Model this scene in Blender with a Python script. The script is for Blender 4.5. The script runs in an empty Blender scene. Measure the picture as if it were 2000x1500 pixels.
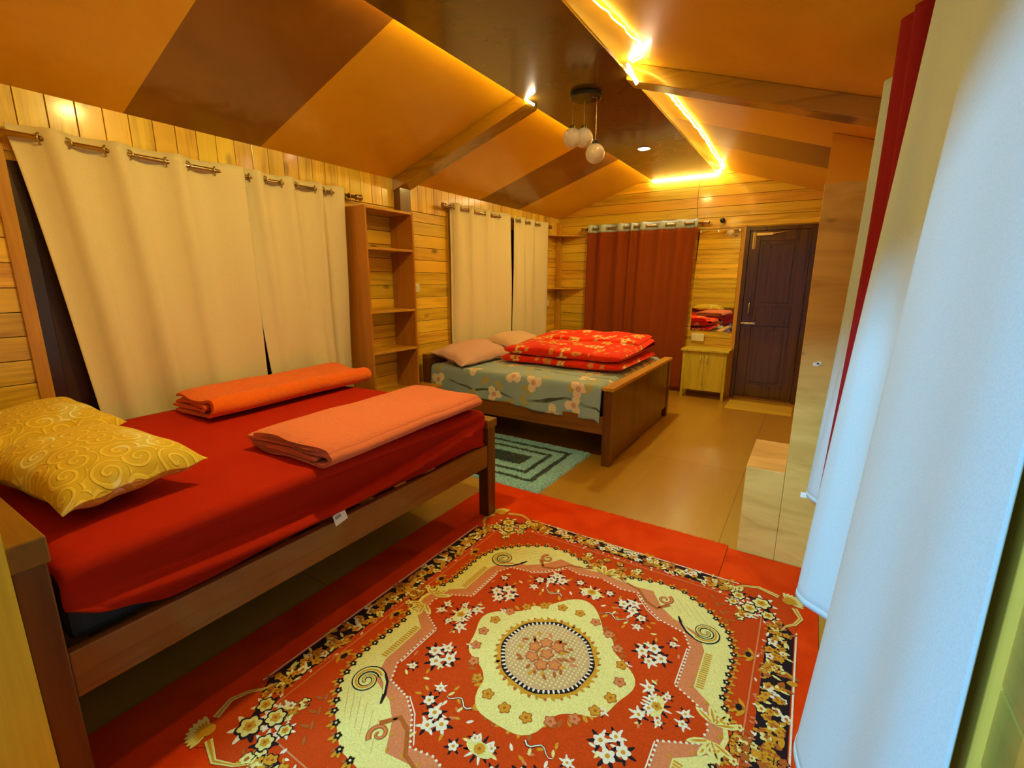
import bpy, math, random
from mathutils import Vector, Matrix
random.seed(7)
PI = math.pi
sin, cos = math.sin, math.cos
sc = bpy.context.scene
C = sc.collection
sc.view_settings.view_transform = 'Standard'
sc.view_settings.look = 'None'
sc.view_settings.gamma = 1
sc.view_settings.use_curve_mapping = False
sc.view_settings.exposure = 0.0

# ---------------------------------------------------------------- camera
A_, B_, G_ = 0.5616375549361982, 1.3550691953064442, 0.002596534707324142
Rz = Matrix.Rotation(A_, 4, 'Z'); Rx = Matrix.Rotation(B_, 4, 'X')
Rr = Matrix(((cos(G_), -sin(G_), 0, 0), (sin(G_), cos(G_), 0, 0), (0, 0, 1, 0), (0, 0, 0, 1)))
cd = bpy.data.cameras.new('camera'); cam = bpy.data.objects.new('camera', cd); C.objects.link(cam)
cam.matrix_world = Matrix.Translation((0, 0, 1.35)) @ Rz @ Rx @ Rr
cd.sensor_width = 36; cd.lens = 917.0244 / 2000 * 36; cd.clip_start = 0.02
sc.camera = cam

# ---------------------------------------------------------------- world and daylight
w = bpy.data.worlds.new('sky'); sc.world = w; w.use_nodes = True
w.node_tree.nodes['Background'].inputs[0].default_value = (0.32, 0.66, 1.0, 1)
w.node_tree.nodes['Background'].inputs[1].default_value = 0.20
ld = bpy.data.lights.new('daylight', 'AREA'); ld.shape = 'RECTANGLE'; ld.size = 1.6; ld.size_y = 0.8
ld.energy = 840; ld.color = (0.30, 0.70, 1.0)
lo = bpy.data.objects.new('daylight', ld); C.objects.link(lo); lo.location = (-2.9, -5.2, 4.6)
lo.rotation_euler = (Vector((-0.2, 1.2, 1.0)) - lo.location).to_track_quat('-Z', 'Y').to_euler()
WARM = (1.0, 0.77, 0.20)
DOWN_W, LED_S = 21, 62

# ---------------------------------------------------------------- mesh helpers
class MB:
    def __init__(s): s.v = []; s.f = []; s.m = []; s.uv = []
    def add(s, vs, fs, mi=0, uvs=None):
        o = len(s.v); s.v += [tuple(p) for p in vs]
        for f in fs:
            s.f.append([i + o for i in f]); s.m.append(mi)
            s.uv.append([uvs[i] for i in f] if uvs else None)
    def box(s, a, b, mi=0):
        x0, y0, z0 = a; x1, y1, z1 = b
        x0, x1 = min(x0, x1), max(x0, x1); y0, y1 = min(y0, y1), max(y0, y1); z0, z1 = min(z0, z1), max(z0, z1)
        v = [(x0, y0, z0), (x1, y0, z0), (x1, y1, z0), (x0, y1, z0), (x0, y0, z1), (x1, y0, z1), (x1, y1, z1), (x0, y1, z1)]
        s.add(v, [(0, 3, 2, 1), (4, 5, 6, 7), (0, 1, 5, 4), (1, 2, 6, 5), (2, 3, 7, 6), (3, 0, 4, 7)], mi); return s
    def tube(s, pts, r, n=12, mi=0, caps=True):
        pts = [Vector(p) for p in pts]; rs = r if isinstance(r, (list, tuple)) else [r] * len(pts)
        vs = []; fs = []; up = None
        for i, p in enumerate(pts):
            d = (pts[min(i + 1, len(pts) - 1)] - pts[max(i - 1, 0)]).normalized()
            if up is None:
                up = Vector((0, 0, 1)) if abs(d.z) < .9 else Vector((1, 0, 0))
            a = d.cross(up).normalized(); b = a.cross(d).normalized(); up = b
            for k in range(n):
                t = 2 * PI * k / n; vs.append(p + a * cos(t) * rs[i] + b * sin(t) * rs[i])
        for i in range(len(pts) - 1):
            for k in range(n):
                fs.append((i * n + k, i * n + (k + 1) % n, (i + 1) * n + (k + 1) % n, (i + 1) * n + k))
        if caps: fs.append(tuple(range(n))[::-1]); fs.append(tuple((len(pts) - 1) * n + k for k in range(n)))
        s.add(vs, fs, mi); return s
    def lathe(s, c, prof, n=24, axis='Z', mi=0, caps=True):
        vs = []; fs = []
        for r, h in prof:
            for k in range(n):
                t = 2 * PI * k / n; a, b = r * cos(t), r * sin(t)
                q = {'Z': (a, b, h), 'Y': (a, h, b), 'X': (h, a, b)}[axis]
                vs.append((c[0] + q[0], c[1] + q[1], c[2] + q[2]))
        m = len(prof)
        for i in range(m - 1):
            for k in range(n): fs.append((i * n + k, i * n + (k + 1) % n, (i + 1) * n + (k + 1) % n, (i + 1) * n + k))
        if caps: fs.append(tuple(range(n))[::-1]); fs.append(tuple((m - 1) * n + k for k in range(n)))
        s.add(vs, fs, mi); return s
    def torus(s, c, R, r, nrm, n=20, m=8, mi=0):
        q = Vector(nrm).to_track_quat('Z', 'Y'); vs = []; fs = []; c = Vector(c)
        for i in range(n):
            a = 2 * PI * i / n
            for j in range(m):
                b = 2 * PI * j / m
                vs.append(c + q @ Vector(((R + r * cos(b)) * cos(a), (R + r * cos(b)) * sin(a), r * sin(b))))
        for i in range(n):
            for j in range(m):
                fs.append((i * m + j, ((i + 1) % n) * m + j, ((i + 1) % n) * m + (j + 1) % m, i * m + (j + 1) % m))
        s.add(vs, fs, mi); return s
    def grid(s, nu, nv, fn, su=1, sv=1, mi=0, wrapu=False):
        vs = []; uv = []; fs = []
        for j in range(nv + 1):
            for i in range(nu + 1):
                vs.append(fn(i / nu, j / nv)); uv.append((i / nu * su, j / nv * sv))
        for j in range(nv):
            for i in range(nu):
                a = j * (nu + 1) + i; fs.append((a, a + 1, a + nu + 2, a + nu + 1))
        s.add(vs, fs, mi, uv); return s
    def prism(s, poly, ax, lo, hi, mi=0):
        # poly 2D in the remaining axes (cyclic order kept), extruded along ax
        def P(p, h):
            return {'X': (h, p[0], p[1]), 'Y': (p[0], h, p[1]), 'Z': (p[0], p[1], h)}[ax]
        n = len(poly); vs = [P(p, lo) for p in poly] + [P(p, hi) for p in poly]
        fs = [tuple(range(n))[::-1], tuple(range(n, 2 * n))] + [(i, (i + 1) % n, (i + 1) % n + n, i + n) for i in range(n)]
        s.add(vs, fs, mi); return s

def root_loc(o):
    while o.parent: o = o.parent
    return Vector(o.location)
def obj(name, mb, mat, parent=None, loc=None, smooth=False, bevel=0, recalc=True, solid=0, subs=0):
    me = bpy.data.meshes.new(name)
    base = root_loc(parent) if parent else Vector(loc or (0, 0, 0))
    me.from_pydata([tuple(Vector(v) - base) for v in mb.v], [], mb.f)
    for i, p in enumerate(me.polygons): p.material_index = mb.m[i]; p.use_smooth = smooth
    if any(u for u in mb.uv):
        ul = me.uv_layers.new(name='UVMap'); k = 0; data = ul.data
        for u in mb.uv:
            for q in (u or [(0, 0)] * 0): data[k].uv = q; k += 1
    for m in (mat if isinstance(mat, (list, tuple)) else [mat]): me.materials.append(m)
    if recalc:
        import bmesh
        bm = bmesh.new(); bm.from_mesh(me); bmesh.ops.recalc_face_normals(bm, faces=bm.faces[:]); bm.to_mesh(me); bm.free()
    o = bpy.data.objects.new(name, me); C.objects.link(o)
    if parent: o.parent = parent
    else: o.location = base
    if solid: md = o.modifiers.new('thick', 'SOLIDIFY'); md.thickness = solid; md.offset = 0
    if bevel: md = o.modifiers.new('bevel', 'BEVEL'); md.width = bevel; md.segments = 2; md.limit_method = 'ANGLE'; md.angle_limit = .6
    if subs: md = o.modifiers.new('sub', 'SUBSURF'); md.levels = subs; md.render_levels = subs
    return o
def tag(o, label=None, cat=None, group=None, kind=None):
    if label: o['label'] = label
    if cat: o['category'] = cat
    if group: o['group'] = group
    if kind: o['kind'] = kind
    return o
def thing(name, label, cat, loc, group=None):
    o = bpy.data.objects.new(name, None); C.objects.link(o); o.location = loc; o.empty_display_size = .1
    return tag(o, label, cat, group)
def struct(name, mb, mat, parent=None, label=None, **k):
    o = obj(name, mb, mat, parent, **k)
    if not parent: o['kind'] = 'structure'
    if label: o['label'] = label
    return o

# ---------------------------------------------------------------- material helpers
class NT:
    def __init__(s, name):
        s.mat = bpy.data.materials.new(name); s.mat.use_nodes = True; s.t = s.mat.node_tree
        s.b = s.t.nodes['Principled BSDF']
    def n(s, ty, **k):
        x = s.t.nodes.new(ty)
        for a, v in k.items(): setattr(x, a, v)
        return x
    def l(s, a, b): s.t.links.new(a, b)
    def val(s, sock, v):
        if hasattr(v, 'is_output'): s.l(v, sock)
        else: sock.default_value = v
    def math(s, op, a, b=0, c=0):
        x = s.n('ShaderNodeMath', operation=op); s.val(x.inputs[0], a); s.val(x.inputs[1], b); s.val(x.inputs[2], c); return x.outputs[0]
    def mix(s, f, a, b, bt='MIX'):
        x = s.n('ShaderNodeMix', data_type='RGBA', blend_type=bt); s.val(x.inputs[0], f)
        s.val(x.inputs[6], a if hasattr(a, 'is_output') else (*a, 1)); s.val(x.inputs[7], b if hasattr(b, 'is_output') else (*b, 1)); return x.outputs[2]
    def noise(s, vec, scale, detail=3, dist=0, rough=.5):
        x = s.n('ShaderNodeTexNoise'); x.inputs['Scale'].default_value = scale; x.inputs['Detail'].default_value = detail
        x.inputs['Distortion'].default_value = dist; x.inputs['Roughness'].default_value = rough
        if vec is not None: s.l(vec, x.inputs['Vector'])
        return x.outputs['Fac']
    def ramp(s, f, stops):
        x = s.n('ShaderNodeValToRGB'); s.l(f, x.inputs[0]); e = x.color_ramp.elements
        while len(e) < len(stops): e.new(.5)
        for i, (p, c) in enumerate(stops): e[i].position = p; e[i].color = (*c, 1) if len(c) == 3 else c
        return x.outputs[0]
    def smooth(s, v, lo, hi):
        x = s.n('ShaderNodeMapRange', interpolation_type='SMOOTHSTEP'); s.val(x.inputs[0], v); x.inputs[1].default_value = lo; x.inputs[2].default_value = hi
        return x.outputs[0]
    def obj(s, scale=(1, 1, 1)):
        tc = s.n('ShaderNodeTexCoord'); mp = s.n('ShaderNodeMapping'); s.l(tc.outputs['Object'], mp.inputs[0]); mp.inputs['Scale'].default_value = scale
        return mp.outputs[0]
    def uv(s, scale=(1, 1, 1)):
        tc = s.n('ShaderNodeTexCoord'); mp = s.n('ShaderNodeMapping'); s.l(tc.outputs['UV'], mp.inputs[0]); mp.inputs['Scale'].default_value = scale
        return mp.outputs[0]
    def bump(s, h, st=.2, d=.01):
        x = s.n('ShaderNodeBump'); x.inputs['Strength'].default_value = st; x.inputs['Distance'].default_value = d; s.l(h, x.inputs['Height']); s.l(x.outputs[0], s.b.inputs['Normal'])
    def set(s, col=None, rough=None, metal=None, spec=None, coat=None, sheen=None):
        i = s.b.inputs
        if col is not None: s.val(i['Base Color'], col if hasattr(col, 'is_output') else (*col, 1))
        if rough is not None: s.val(i['Roughness'], rough)
        if metal is not None: i['Metallic'].default_value = metal
        if spec is not None: i['Specular IOR Level'].default_value = spec
        if coat is not None: i['Coat Weight'].default_value = coat; i['Coat Roughness'].default_value = .12
        if sheen is not None: i['Sheen Weight'].default_value = sheen
        return s.mat
def honey(c): return (c[0] * 1.05, c[1] * 1.15, c[2] * .30)
def wood(name, c1, c2, axis, rough=.4, coat=.2, knots=.0, var=.0, scale=1.0, bump=.1):
    c1, c2 = honey(c1), honey(c2)
    m = NT(name); st = {'X': (.07, 1, 1), 'Y': (1, .07, 1), 'Z': (1, 1, .07)}[axis]
    v = m.obj(tuple(k * scale for k in st))
    g = m.n('ShaderNodeNewGeometry'); rnd = g.outputs['Random Per Island']
    off = m.n('ShaderNodeVectorMath', operation='ADD'); m.l(v, off.inputs[0])
    cx = m.n('ShaderNodeCombineXYZ'); r10 = m.math('MULTIPLY', rnd, 37.0)
    for i in range(3): m.l(r10, cx.inputs[i])
    m.l(cx.outputs[0], off.inputs[1]); vv = off.outputs[0]
    n1 = m.noise(vv, 9, 5, 1.2, .6); n2 = m.noise(vv, 55, 3, .3)
    f = m.math('ADD', m.math('MULTIPLY', n1, .75), m.math('MULTIPLY', n2, .25))
    col = m.ramp(f, [(.34, c2), (.52, c1), (.8, tuple(min(1, k * 1.12) for k in c1))])
    if var:
        hv = m.n('ShaderNodeHueSaturation'); m.l(col, hv.inputs['Color'])
        m.l(m.math('ADD', m.math('MULTIPLY', rnd, var * 2), 1 - var), hv.inputs['Value'])
        r2 = m.math('FRACT', m.math('MULTIPLY', rnd, 13.7)); m.l(m.math('ADD', m.math('MULTIPLY', r2, .024), .488), hv.inputs['Hue'])
        col = hv.outputs[0]
        n3 = m.noise(vv, 2.6, 2, 0); col = m.mix(m.math('MULTIPLY', m.smooth(n3, .55, .75), .38), col, c2)
    if knots:
        ks = {'X': (.5, 1, 1), 'Y': (1, .5, 1), 'Z': (1, 1, .5)}[axis]
        kv = m.obj(ks); o2 = m.n('ShaderNodeVectorMath', operation='ADD'); m.l(kv, o2.inputs[0]); m.l(cx.outputs[0], o2.inputs[1])
        vo = m.n('ShaderNodeTexVoronoi'); vo.inputs['Scale'].default_value = 4.2; m.l(o2.outputs[0], vo.inputs['Vector'])
        kd = m.math('ADD', vo.outputs['Distance'], m.math('MULTIPLY', n1, .05))
        k = m.smooth(kd, .16, .07); col = m.mix(m.math('MULTIPLY', k, knots), col, tuple(q * .22 for q in c2))
    if bump: m.bump(n2, bump, .002)
    return m.set(col, rough, coat=coat)
def flat(name, c, rough=.6, metal=0, coat=0, sheen=0, nz=0, nscale=8):
    m = NT(name); col = c
    if nz:
        v = m.obj(); n = m.noise(v, nscale, 4, .4)
        col = m.ramp(n, [(.3, tuple(k * (1 - nz) for k in c)), (.7, tuple(min(1, k * (1 + nz)) for k in c))])
    return m.set(col, rough, metal, coat=coat, sheen=sheen)
def cloth(name, c, rough=.9, weave=400, bump=.12, sheen=0, wrinkle=0.0):
    m = NT(name); v = m.obj(); n = m.noise(v, weave, 2); n2 = m.noise(v, 3.5, 3, .3)
    col = m.ramp(n, [(.3, tuple(k * .9 for k in c)), (.7, c)])
    h = m.math('ADD', m.math('MULTIPLY', n, .25), m.math('MULTIPLY', n2, wrinkle))
    m.bump(h, bump, .004); return m.set(col, rough, spec=.15, sheen=sheen)
def flower_mask(m, vec, scale, petals, R, phase_rand=True):
    """2D cells each with one flower; returns petal mask, centre mask, cell random"""
    sp = m.n('ShaderNodeVectorMath', operation='SCALE'); m.l(vec, sp.inputs[0]); sp.inputs['Scale'].default_value = scale
    vo = m.n('ShaderNodeTexVoronoi', voronoi_dimensions='2D'); vo.inputs['Scale'].default_value = 1; vo.inputs['Randomness'].default_value = .75
    m.l(sp.outputs[0], vo.inputs['Vector'])
    d = m.n('ShaderNodeVectorMath', operation='SUBTRACT'); m.l(sp.outputs[0], d.inputs[0]); m.l(vo.outputs['Position'], d.inputs[1])
    s = m.n('ShaderNodeSeparateXYZ'); m.l(d.outputs[0], s.inputs[0])
    sc_ = m.n('ShaderNodeSeparateColor'); m.l(vo.outputs['Color'], sc_.inputs[0])
    th = m.math('ARCTAN2', s.outputs[1], s.outputs[0])
    th = m.math('ADD', th, m.math('MULTIPLY', sc_.outputs[0], 6.28))
    pet = m.math('ABSOLUTE', m.math('COSINE', m.math('MULTIPLY', th, petals / 2)))
    rad = m.math('MULTIPLY', m.math('ADD', m.math('MULTIPLY', pet, .6), .4), R)
    dd = m.math('SUBTRACT', vo.outputs['Distance'], rad)
    mask = m.smooth(dd, .015, -.015); cen = m.smooth(vo.outputs['Distance'], R * .32, R * .24)
    edge = m.math('MULTIPLY', m.smooth(m.math('ABSOLUTE', dd), .03, .012), 1.0)
    return mask, cen, edge, sc_.outputs[1], sc_.outputs[2]

M = {}
PL1, PL2 = (.78, .47, .14), (.48, .235, .06)
M['plankY'] = wood('pine_planks_along_depth', PL1, PL2, 'Y', .38, .35, .8, .17)
M['plankX'] = wood('pine_planks_across', PL1, PL2, 'X', .38, .35, .8, .17)
M['plankZ'] = wood('pine_planks_upright', (.80, .50, .17), PL2, 'Z', .3, .5, .6, .14)
M['trim'] = wood('honey_trim', (.62, .33, .09), (.42, .20, .05), 'Z', .4, .2, 0, .05)
M['plankR'] = wood('pine_planks_by_doorway', (.64, .36, .26), (.42, .21, .12), 'Y', .45, .2, .6, .12)
M['trimR'] = wood('pale_window_trim', (.74, .42, .26), (.60, .32, .18), 'Z', .5, .1)
M['trimY'] = wood('honey_trim_y', (.62, .33, .09), (.42, .20, .05), 'Y', .4, .2, 0, .05)
M['darkwood'] = flat('dark_stained_gap', (.035, .014, .006), .35, coat=.3)
M['glassdark'] = flat('dark_window_glass', (.045, .018, .006), .45)
M['jamb'] = wood('varnished_plywood_jamb', (.95, .64, .14), (.82, .52, .09), 'Z', .5, .1, 0)
M['bedwood'] = wood('bed_wood', (.235, .088, .02), (.14, .047, .012), 'X', .38, .3, 0, .08)
M['bedwoodY'] = wood('bed_wood_long', (.235, .088, .02), (.14, .047, .012), 'Y', .38, .3, 0, .08)
M['bedwoodZ'] = wood('bed_wood_upright', (.15, .052, .011), (.085, .027, .006), 'Z', .38, .3, 0, .08)
M['caseZ'] = wood('bookcase_wood', (.46, .19, .045), (.34, .13, .028), 'Z', .38, .3, 0, .05)
M['caseY'] = wood('bookcase_shelf_wood', (.58, .30, .07), (.42, .20, .045), 'Y', .42, .2, 0, .05)
M['doorwood'] = wood('dark_door_wood', (.085, .032, .018), (.04, .014, .008), 'Z', .22, .8, 0)
M['cabwood'] = wood('pale_pine_cabinet', (.62, .47, .16), (.47, .33, .09), 'Z', .45, .2, .5)
M['matwood'] = wood('bamboo_mat', (.60, .40, .20), (.45, .28, .13), 'X', .6, 0, 0)
M['beam'] = wood('roof_beam', (.38, .19, .03), (.22, .10, .018), 'X', .25, .7, .6)
M['chrome'] = flat('brushed_steel', (.62, .6, .56), .25, 1)
M['bronze'] = flat('antique_bronze_rod', (.46, .36, .22), .28, 1)
M['brass'] = flat('brass', (.8, .6, .25), .3, 1)
M['white'] = flat('white_plastic', (.8, .79, .72), .4)
M['paper'] = flat('paper_label', (.85, .85, .82), .7)
M['black'] = flat('black_plastic', (.01, .01, .01), .35)
M['wire'] = flat('brown_cable', (.25, .13, .04), .6)
M['opal'] = flat('opal_glass', (.78, .74, .62), .18, coat=.5)
M['canopy'] = flat('dark_smoked_canopy', (.05, .055, .035), .15, .6)
M['cream'] = cloth('cream_curtain', (.80, .74, .52), weave=300, bump=.25, wrinkle=1.0)
M['whitecloth'] = cloth('white_curtain', (.52, .66, .76), weave=350, bump=.2, wrinkle=.8)
M['maroon'] = cloth('maroon_curtain', (.28, .058, .010), weave=300, bump=.2, wrinkle=.8)
M['redcurt'] = cloth('crimson_curtain', (.27, .012, .018), weave=300, bump=.2, wrinkle=.8)
M['mattress'] = flat('mattress_ticking', (.05, .04, .05), .8)
M['sheetred'] = cloth('rust_red_sheet', (.46, .018, .002), weave=350, bump=.2, wrinkle=1.5, sheen=0)
m = NT('mirror_glass'); M['mirror'] = m.set((.92, .92, .9), .01, 1)
m = NT('led_glow'); m.b.inputs['Emission Color'].default_value = (1, .60, .07, 1); m.b.inputs['Emission Strength'].default_value = LED_S; M['led'] = m.set((1, .8, .4))
m = NT('led_bright'); m.b.inputs['Emission Color'].default_value = (1, .80, .55, 1); m.b.inputs['Emission Strength'].default_value = LED_S * 1.15; M['led2'] = m.set((1, .9, .7))
m = NT('downlight_glow'); m.b.inputs['Emission Color'].default_value = (1, .86, .62, 1); m.b.inputs['Emission Strength'].default_value = 60; M['downglow'] = m.set((1, .9, .7))

# roof plywood
def ply(name, c1, c2, rough, coat):
    c1, c2 = honey(c1), honey(c2)
    m = NT(name); v = m.obj(); n = m.noise(v, 1.6, 5, .8, .6); n2 = m.noise(m.obj((1, .12, 1)), 20, 4, .6)
    col = m.ramp(n, [(.3, c2), (.7, c1)]); col = m.mix(m.math('MULTIPLY', n2, .35), col, c2)
    m.bump(m.noise(v, 14, 3, .5), .08, .01)
    return m.set(col, m.math('ADD', m.math('MULTIPLY', n, .25), rough), coat=coat)
M['roof'] = ply('varnished_ceiling_plywood', (.84, .47, .055), (.72, .36, .03), .30, .35)
M['roofdark'] = ply('dark_ceiling_plywood', (.30, .12, .022), (.20, .07, .012), .30, .45)
M['panel'] = ply('dark_glossy_ceiling_panel', (.14, .075, .028), (.085, .04, .016), .16, .7)
M['plyY'] = None
m = NT('cupboard_plywood'); v = m.obj((.16, 1, 1)); n = m.noise(v, 9, 5, 1.0, .6); n2 = m.noise(m.obj(), 2.2, 2)
col = m.ramp(n, [(.3, (.56, .29, .05)), (.6, (.74, .43, .10))])
vo = m.n('ShaderNodeTexVoronoi'); vo.inputs['Scale'].default_value = 5.5; m.l(m.obj((.6, 1, 1.4)), vo.inputs['Vector'])
col = m.mix(m.smooth(vo.outputs['Distance'], .14, .05), col, (.16, .075, .02))
col = m.mix(m.math('MULTIPLY', m.smooth(n2, .56, .68), .5), col, (.30, .15, .05)); M['box'] = m.set(col, .5, coat=.1)

# floor: plywood sheets
m = NT('floor_laminate'); v = m.obj((1, .1, 1)); n = m.noise(v, 7, 4, .5, .55)
bk = m.n('ShaderNodeTexBrick'); tc = m.n('ShaderNodeTexCoord'); mp = m.n('ShaderNodeMapping'); m.l(tc.outputs['Object'], mp.inputs[0])
mp.inputs['Rotation'].default_value = (0, 0, PI / 2); mp.inputs['Location'].default_value = (-3.73 % 2.44, .27 + .0, 0); m.l(mp.outputs[0], bk.inputs['Vector'])
bk.inputs['Scale'].default_value = 1; bk.inputs['Brick Width'].default_value = 2.44; bk.inputs['Row Height'].default_value = 1.22
bk.inputs['Mortar Size'].default_value = .0022; bk.inputs['Mortar Smooth'].default_value = 0; bk.offset = 0
bk.inputs['Color1'].default_value = (.54, .32, .03, 1); bk.inputs['Color2'].default_value = (.49, .28, .025, 1); bk.inputs['Mortar'].default_value = (.26, .14, .02, 1)
col = m.mix(m.math('MULTIPLY', n, .6), bk.outputs['Color'], (.32, .15, .035)); M['floor'] = m.set(col, m.math('ADD', m.math('MULTIPLY', n, .10), .17), coat=.3)
m.b.inputs['Coat Roughness'].default_value = .3

# ---------------------------------------------------------------- the room
XL, XR, YB, YF = -3.05, .25, .19, 6.05
def zroof(x): return 2.169 + .335 * (x - XL) if x < -1.41 else 2.169 + .335 * (-1.41 - XL) - .335 * (x + 1.41)
RX = -1.41
b = MB(); b.box((XL - .05, -.08, -.05), (XR + .05, YF + .05, 0)); struct('floor', b, M['floor'])

# left wall: horizontal planks between windows, upright planks above
W1 = (.69, 2.38, .60, 1.90); W2 = (3.72, 5.52, .60, 1.93)
b = MB(); P = .1095
def hplanks(b, segs_for, z0, z1, pitch, mk, g=.0035):
    z = z0
    while z < z1 - .01:
        t = min(z + pitch, z1)
        for a, c in segs_for(z, t): mk(b, a, c, z + g / 2, t - g / 2)
        z = t
def segL(z, t):
    out = []; zm = (z + t) / 2
    cuts = [(-.02, YF)]
    for (y0, y1, z0, z1) in (W1, W2):
        if z0 < zm < z1:
            new = []
            for a, c in cuts:
                if a < y0 < c: new.append((a, y0)); new.append((y1, c))
                else: new.append((a, c))
            cuts = new
    return cuts
hplanks(b, segL, 0.0, 1.945, P, lambda b, a, c, z, t: b.box((XL - .02, a, z), (XL, c, t)))
wl = struct('wall_left', b, M['plankY'], bevel=.002)
b = MB(); y = .02
while y < YF:
    b.box((XL - .02, y + .0015, 1.947), (XL + .004, min(y + .105, YF) - .0015, 2.19)); y += .105
obj('upright_planks', b, M['plankZ'], wl, bevel=.002)
b = MB(); b.box((XL - .06, -.1, 0), (XL - .021, YF, 2.2)); obj('wall_backing', b, M['darkwood'], wl)

# far wall
b = MB(); z = 0
pf = .115
while z < 2.74:
    t = z + pf
    x0 = XL; x1 = XR
    if t > 2.15:
        x0 = max(XL, XL + (z - 2.169) / .335) if z > 2.169 else XL; x1 = min(XR, RX + (zroof(RX) - z) / .335)
    if x1 > x0: b.box((x0 - .02, YF, z + .0018), (x1 + .02, YF + .02, t - .0018))
    z = t
wf = struct('wall_far', b, M['plankX'], bevel=.002)
b = MB(); b.box((XL, YF + .021, 0), (XR, YF + .06, 2.75)); obj('wall_backing', b, M['darkwood'], wf)

# right wall (window between .82 and 2.38)
W3 = (.80, 2.38, .60, 1.95)
b = MB()
def segR(z, t):
    zm = (z + t) / 2
    return [(-.02, W3[0]), (W3[1], YF)] if W3[2] < zm < W3[3] else [(-.02, YF)]
hplanks(b, segR, 0.03, 2.16, .1195, lambda b, a, c, z, t: b.box((XR, a, z), (XR + .02, c, t)))
wr = struct('wall_right', b, M['plankR'], bevel=.002)
b = MB(); b.box((XR + .021, -.1, 0), (XR + .05, YF, 2.16)); obj('wall_backing', b, M['darkwood'], wr)

# back wall, behind the near bed, with the balcony doorway the camera stands in
OX0, OX1, OZ = -1.44, .20, 2.16
b = MB(); z = 0
while z < 2.74:
    t = z + .1095
    x0 = XL if z < 2.169 else XL + (z - 2.169) / .335; x1 = XR if z < 2.1 else min(XR, RX + (zroof(RX) - z) / .335)
    if z < OZ:
        b.box((x0, YB - .02, z + .0015), (OX0 - .021, YB, t - .0015)); b.box((OX1 + .021, YB - .02, z + .0015), (x1, YB, t - .0015))
    elif x1 > x0: b.box((x0, YB - .02, z + .0015), (x1, YB, t - .0015))
    z = t
wb = struct('wall_back', b, M['plankX'], bevel=.002)
b = MB(); b.box((XL, -.08, 0), (OX0 - .02, YB - .021, 2.3)); b.box((OX1 + .02, -.08, 0), (XR + .05, YB - .021, 2.2))
b.prism([(XL, 2.15), (XR, 2.15), (XR, zroof(XR)), (RX, zroof(RX)), (XL, 2.169)], 'Y', -.08, YB - .021); b.box((OX0, -.08, OZ + .02), (OX1, YB - .021, 2.4))
obj('wall_core', b, M['darkwood'], wb)
b = MB(); b.box((OX0 - .02, -.09, 0), (OX0, YB + .003, OZ)); b.box((OX1, -.09, 0), (OX1 + .02, YB + .003, OZ)); b.box((OX0 - .02, -.09, OZ), (OX1 + .02, YB + .003, OZ + .02))
struct('trim_1', b, M['jamb'], label='plywood lining of the doorway at the left edge')

# roof slopes made of plywood sheets
b = MB()
def slope(b, x0, x1, y0, y1, mi, dz=0.0):
    a, c = zroof(x0), zroof(x1); th = .02
    v = [(x0, y0, a - dz), (x1, y0, c - dz), (x1, y1, c - dz), (x0, y1, a - dz), (x0, y0, a + th), (x1, y0, c + th), (x1, y1, c + th), (x0, y1, a + th)]
    b.add(v, [(0, 3, 2, 1), (4, 5, 6, 7), (0, 1, 5, 4), (1, 2, 6, 5), (2, 3, 7, 6), (3, 0, 4, 7)], mi)
for x0, x1, darks in ((XL - .03, RX, ((1.155, 1.865), (4.20, 4.98))), (RX, XR + .03, ((4.12, 4.85),))):
    y = -.1; cuts = sorted([y, YF] + [k for d in darks for k in d] + [2.45, 3.08])
    for p, q in zip(cuts, cuts[1:]):
        slope(b, x0, x1, p, q, 1 if any(abs(p - d[0]) < 1e-6 for d in darks) else 0)
ce = struct('ceiling', b, [M['roof'], M['roofdark']])
PX0, PX1, PZ = -1.785, -1.062, 2.530
b = MB(); b.box((PX0, YB, PZ), (PX1, 6.0, PZ + .016))
dp = obj('dropped_ceiling_panel', b, M['panel'], ce, bevel=.001); dp['label'] = 'dark glossy flat panel under the ridge'
b = MB()
for x0, x1 in ((XL, PX0 + .02), (PX1 - .02, XR)):
    v = [(x0, 2.975, zroof(x0) - .095), (x1, 2.975, zroof(x1) - .095), (x1, 3.12, zroof(x1) - .095), (x0, 3.12, zroof(x0) - .095),
         (x0, 2.975, zroof(x0) - .001), (x1, 2.975, zroof(x1) - .001), (x1, 3.12, zroof(x1) - .001), (x0, 3.12, zroof(x0) - .001)]
    b.add(v, [(0, 3, 2, 1), (4, 5, 6, 7), (0, 1, 5, 4), (1, 2, 6, 5), (2, 3, 7, 6), (3, 0, 4, 7)])
struct('trim_2', b, M['beam'], bevel=.003, label='brown roof beam crossing both ceiling slopes')
b = MB(); b.box((XL, 2.985, 0), (XL + .075, 3.11, 2.10)); struct('trim_3', b, M['bedwoodZ'], bevel=.003, label='dark post under the roof beam')
b = MB(); b.box((XL + .005, 5.965, 0), (XL + .06, 6.045, 2.12)); struct('trim_4', b, M['trim'], bevel=.002, label='batten in the far left corner')
b = MB(); b.box((-.752, YF - .02, 0), (-.712, YF, 1.96)); b.box((-1.25, YF - .012, 1.945), (-.712, YF, 1.97)); struct('trim_5', b, M['trim'], bevel=.002)

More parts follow.
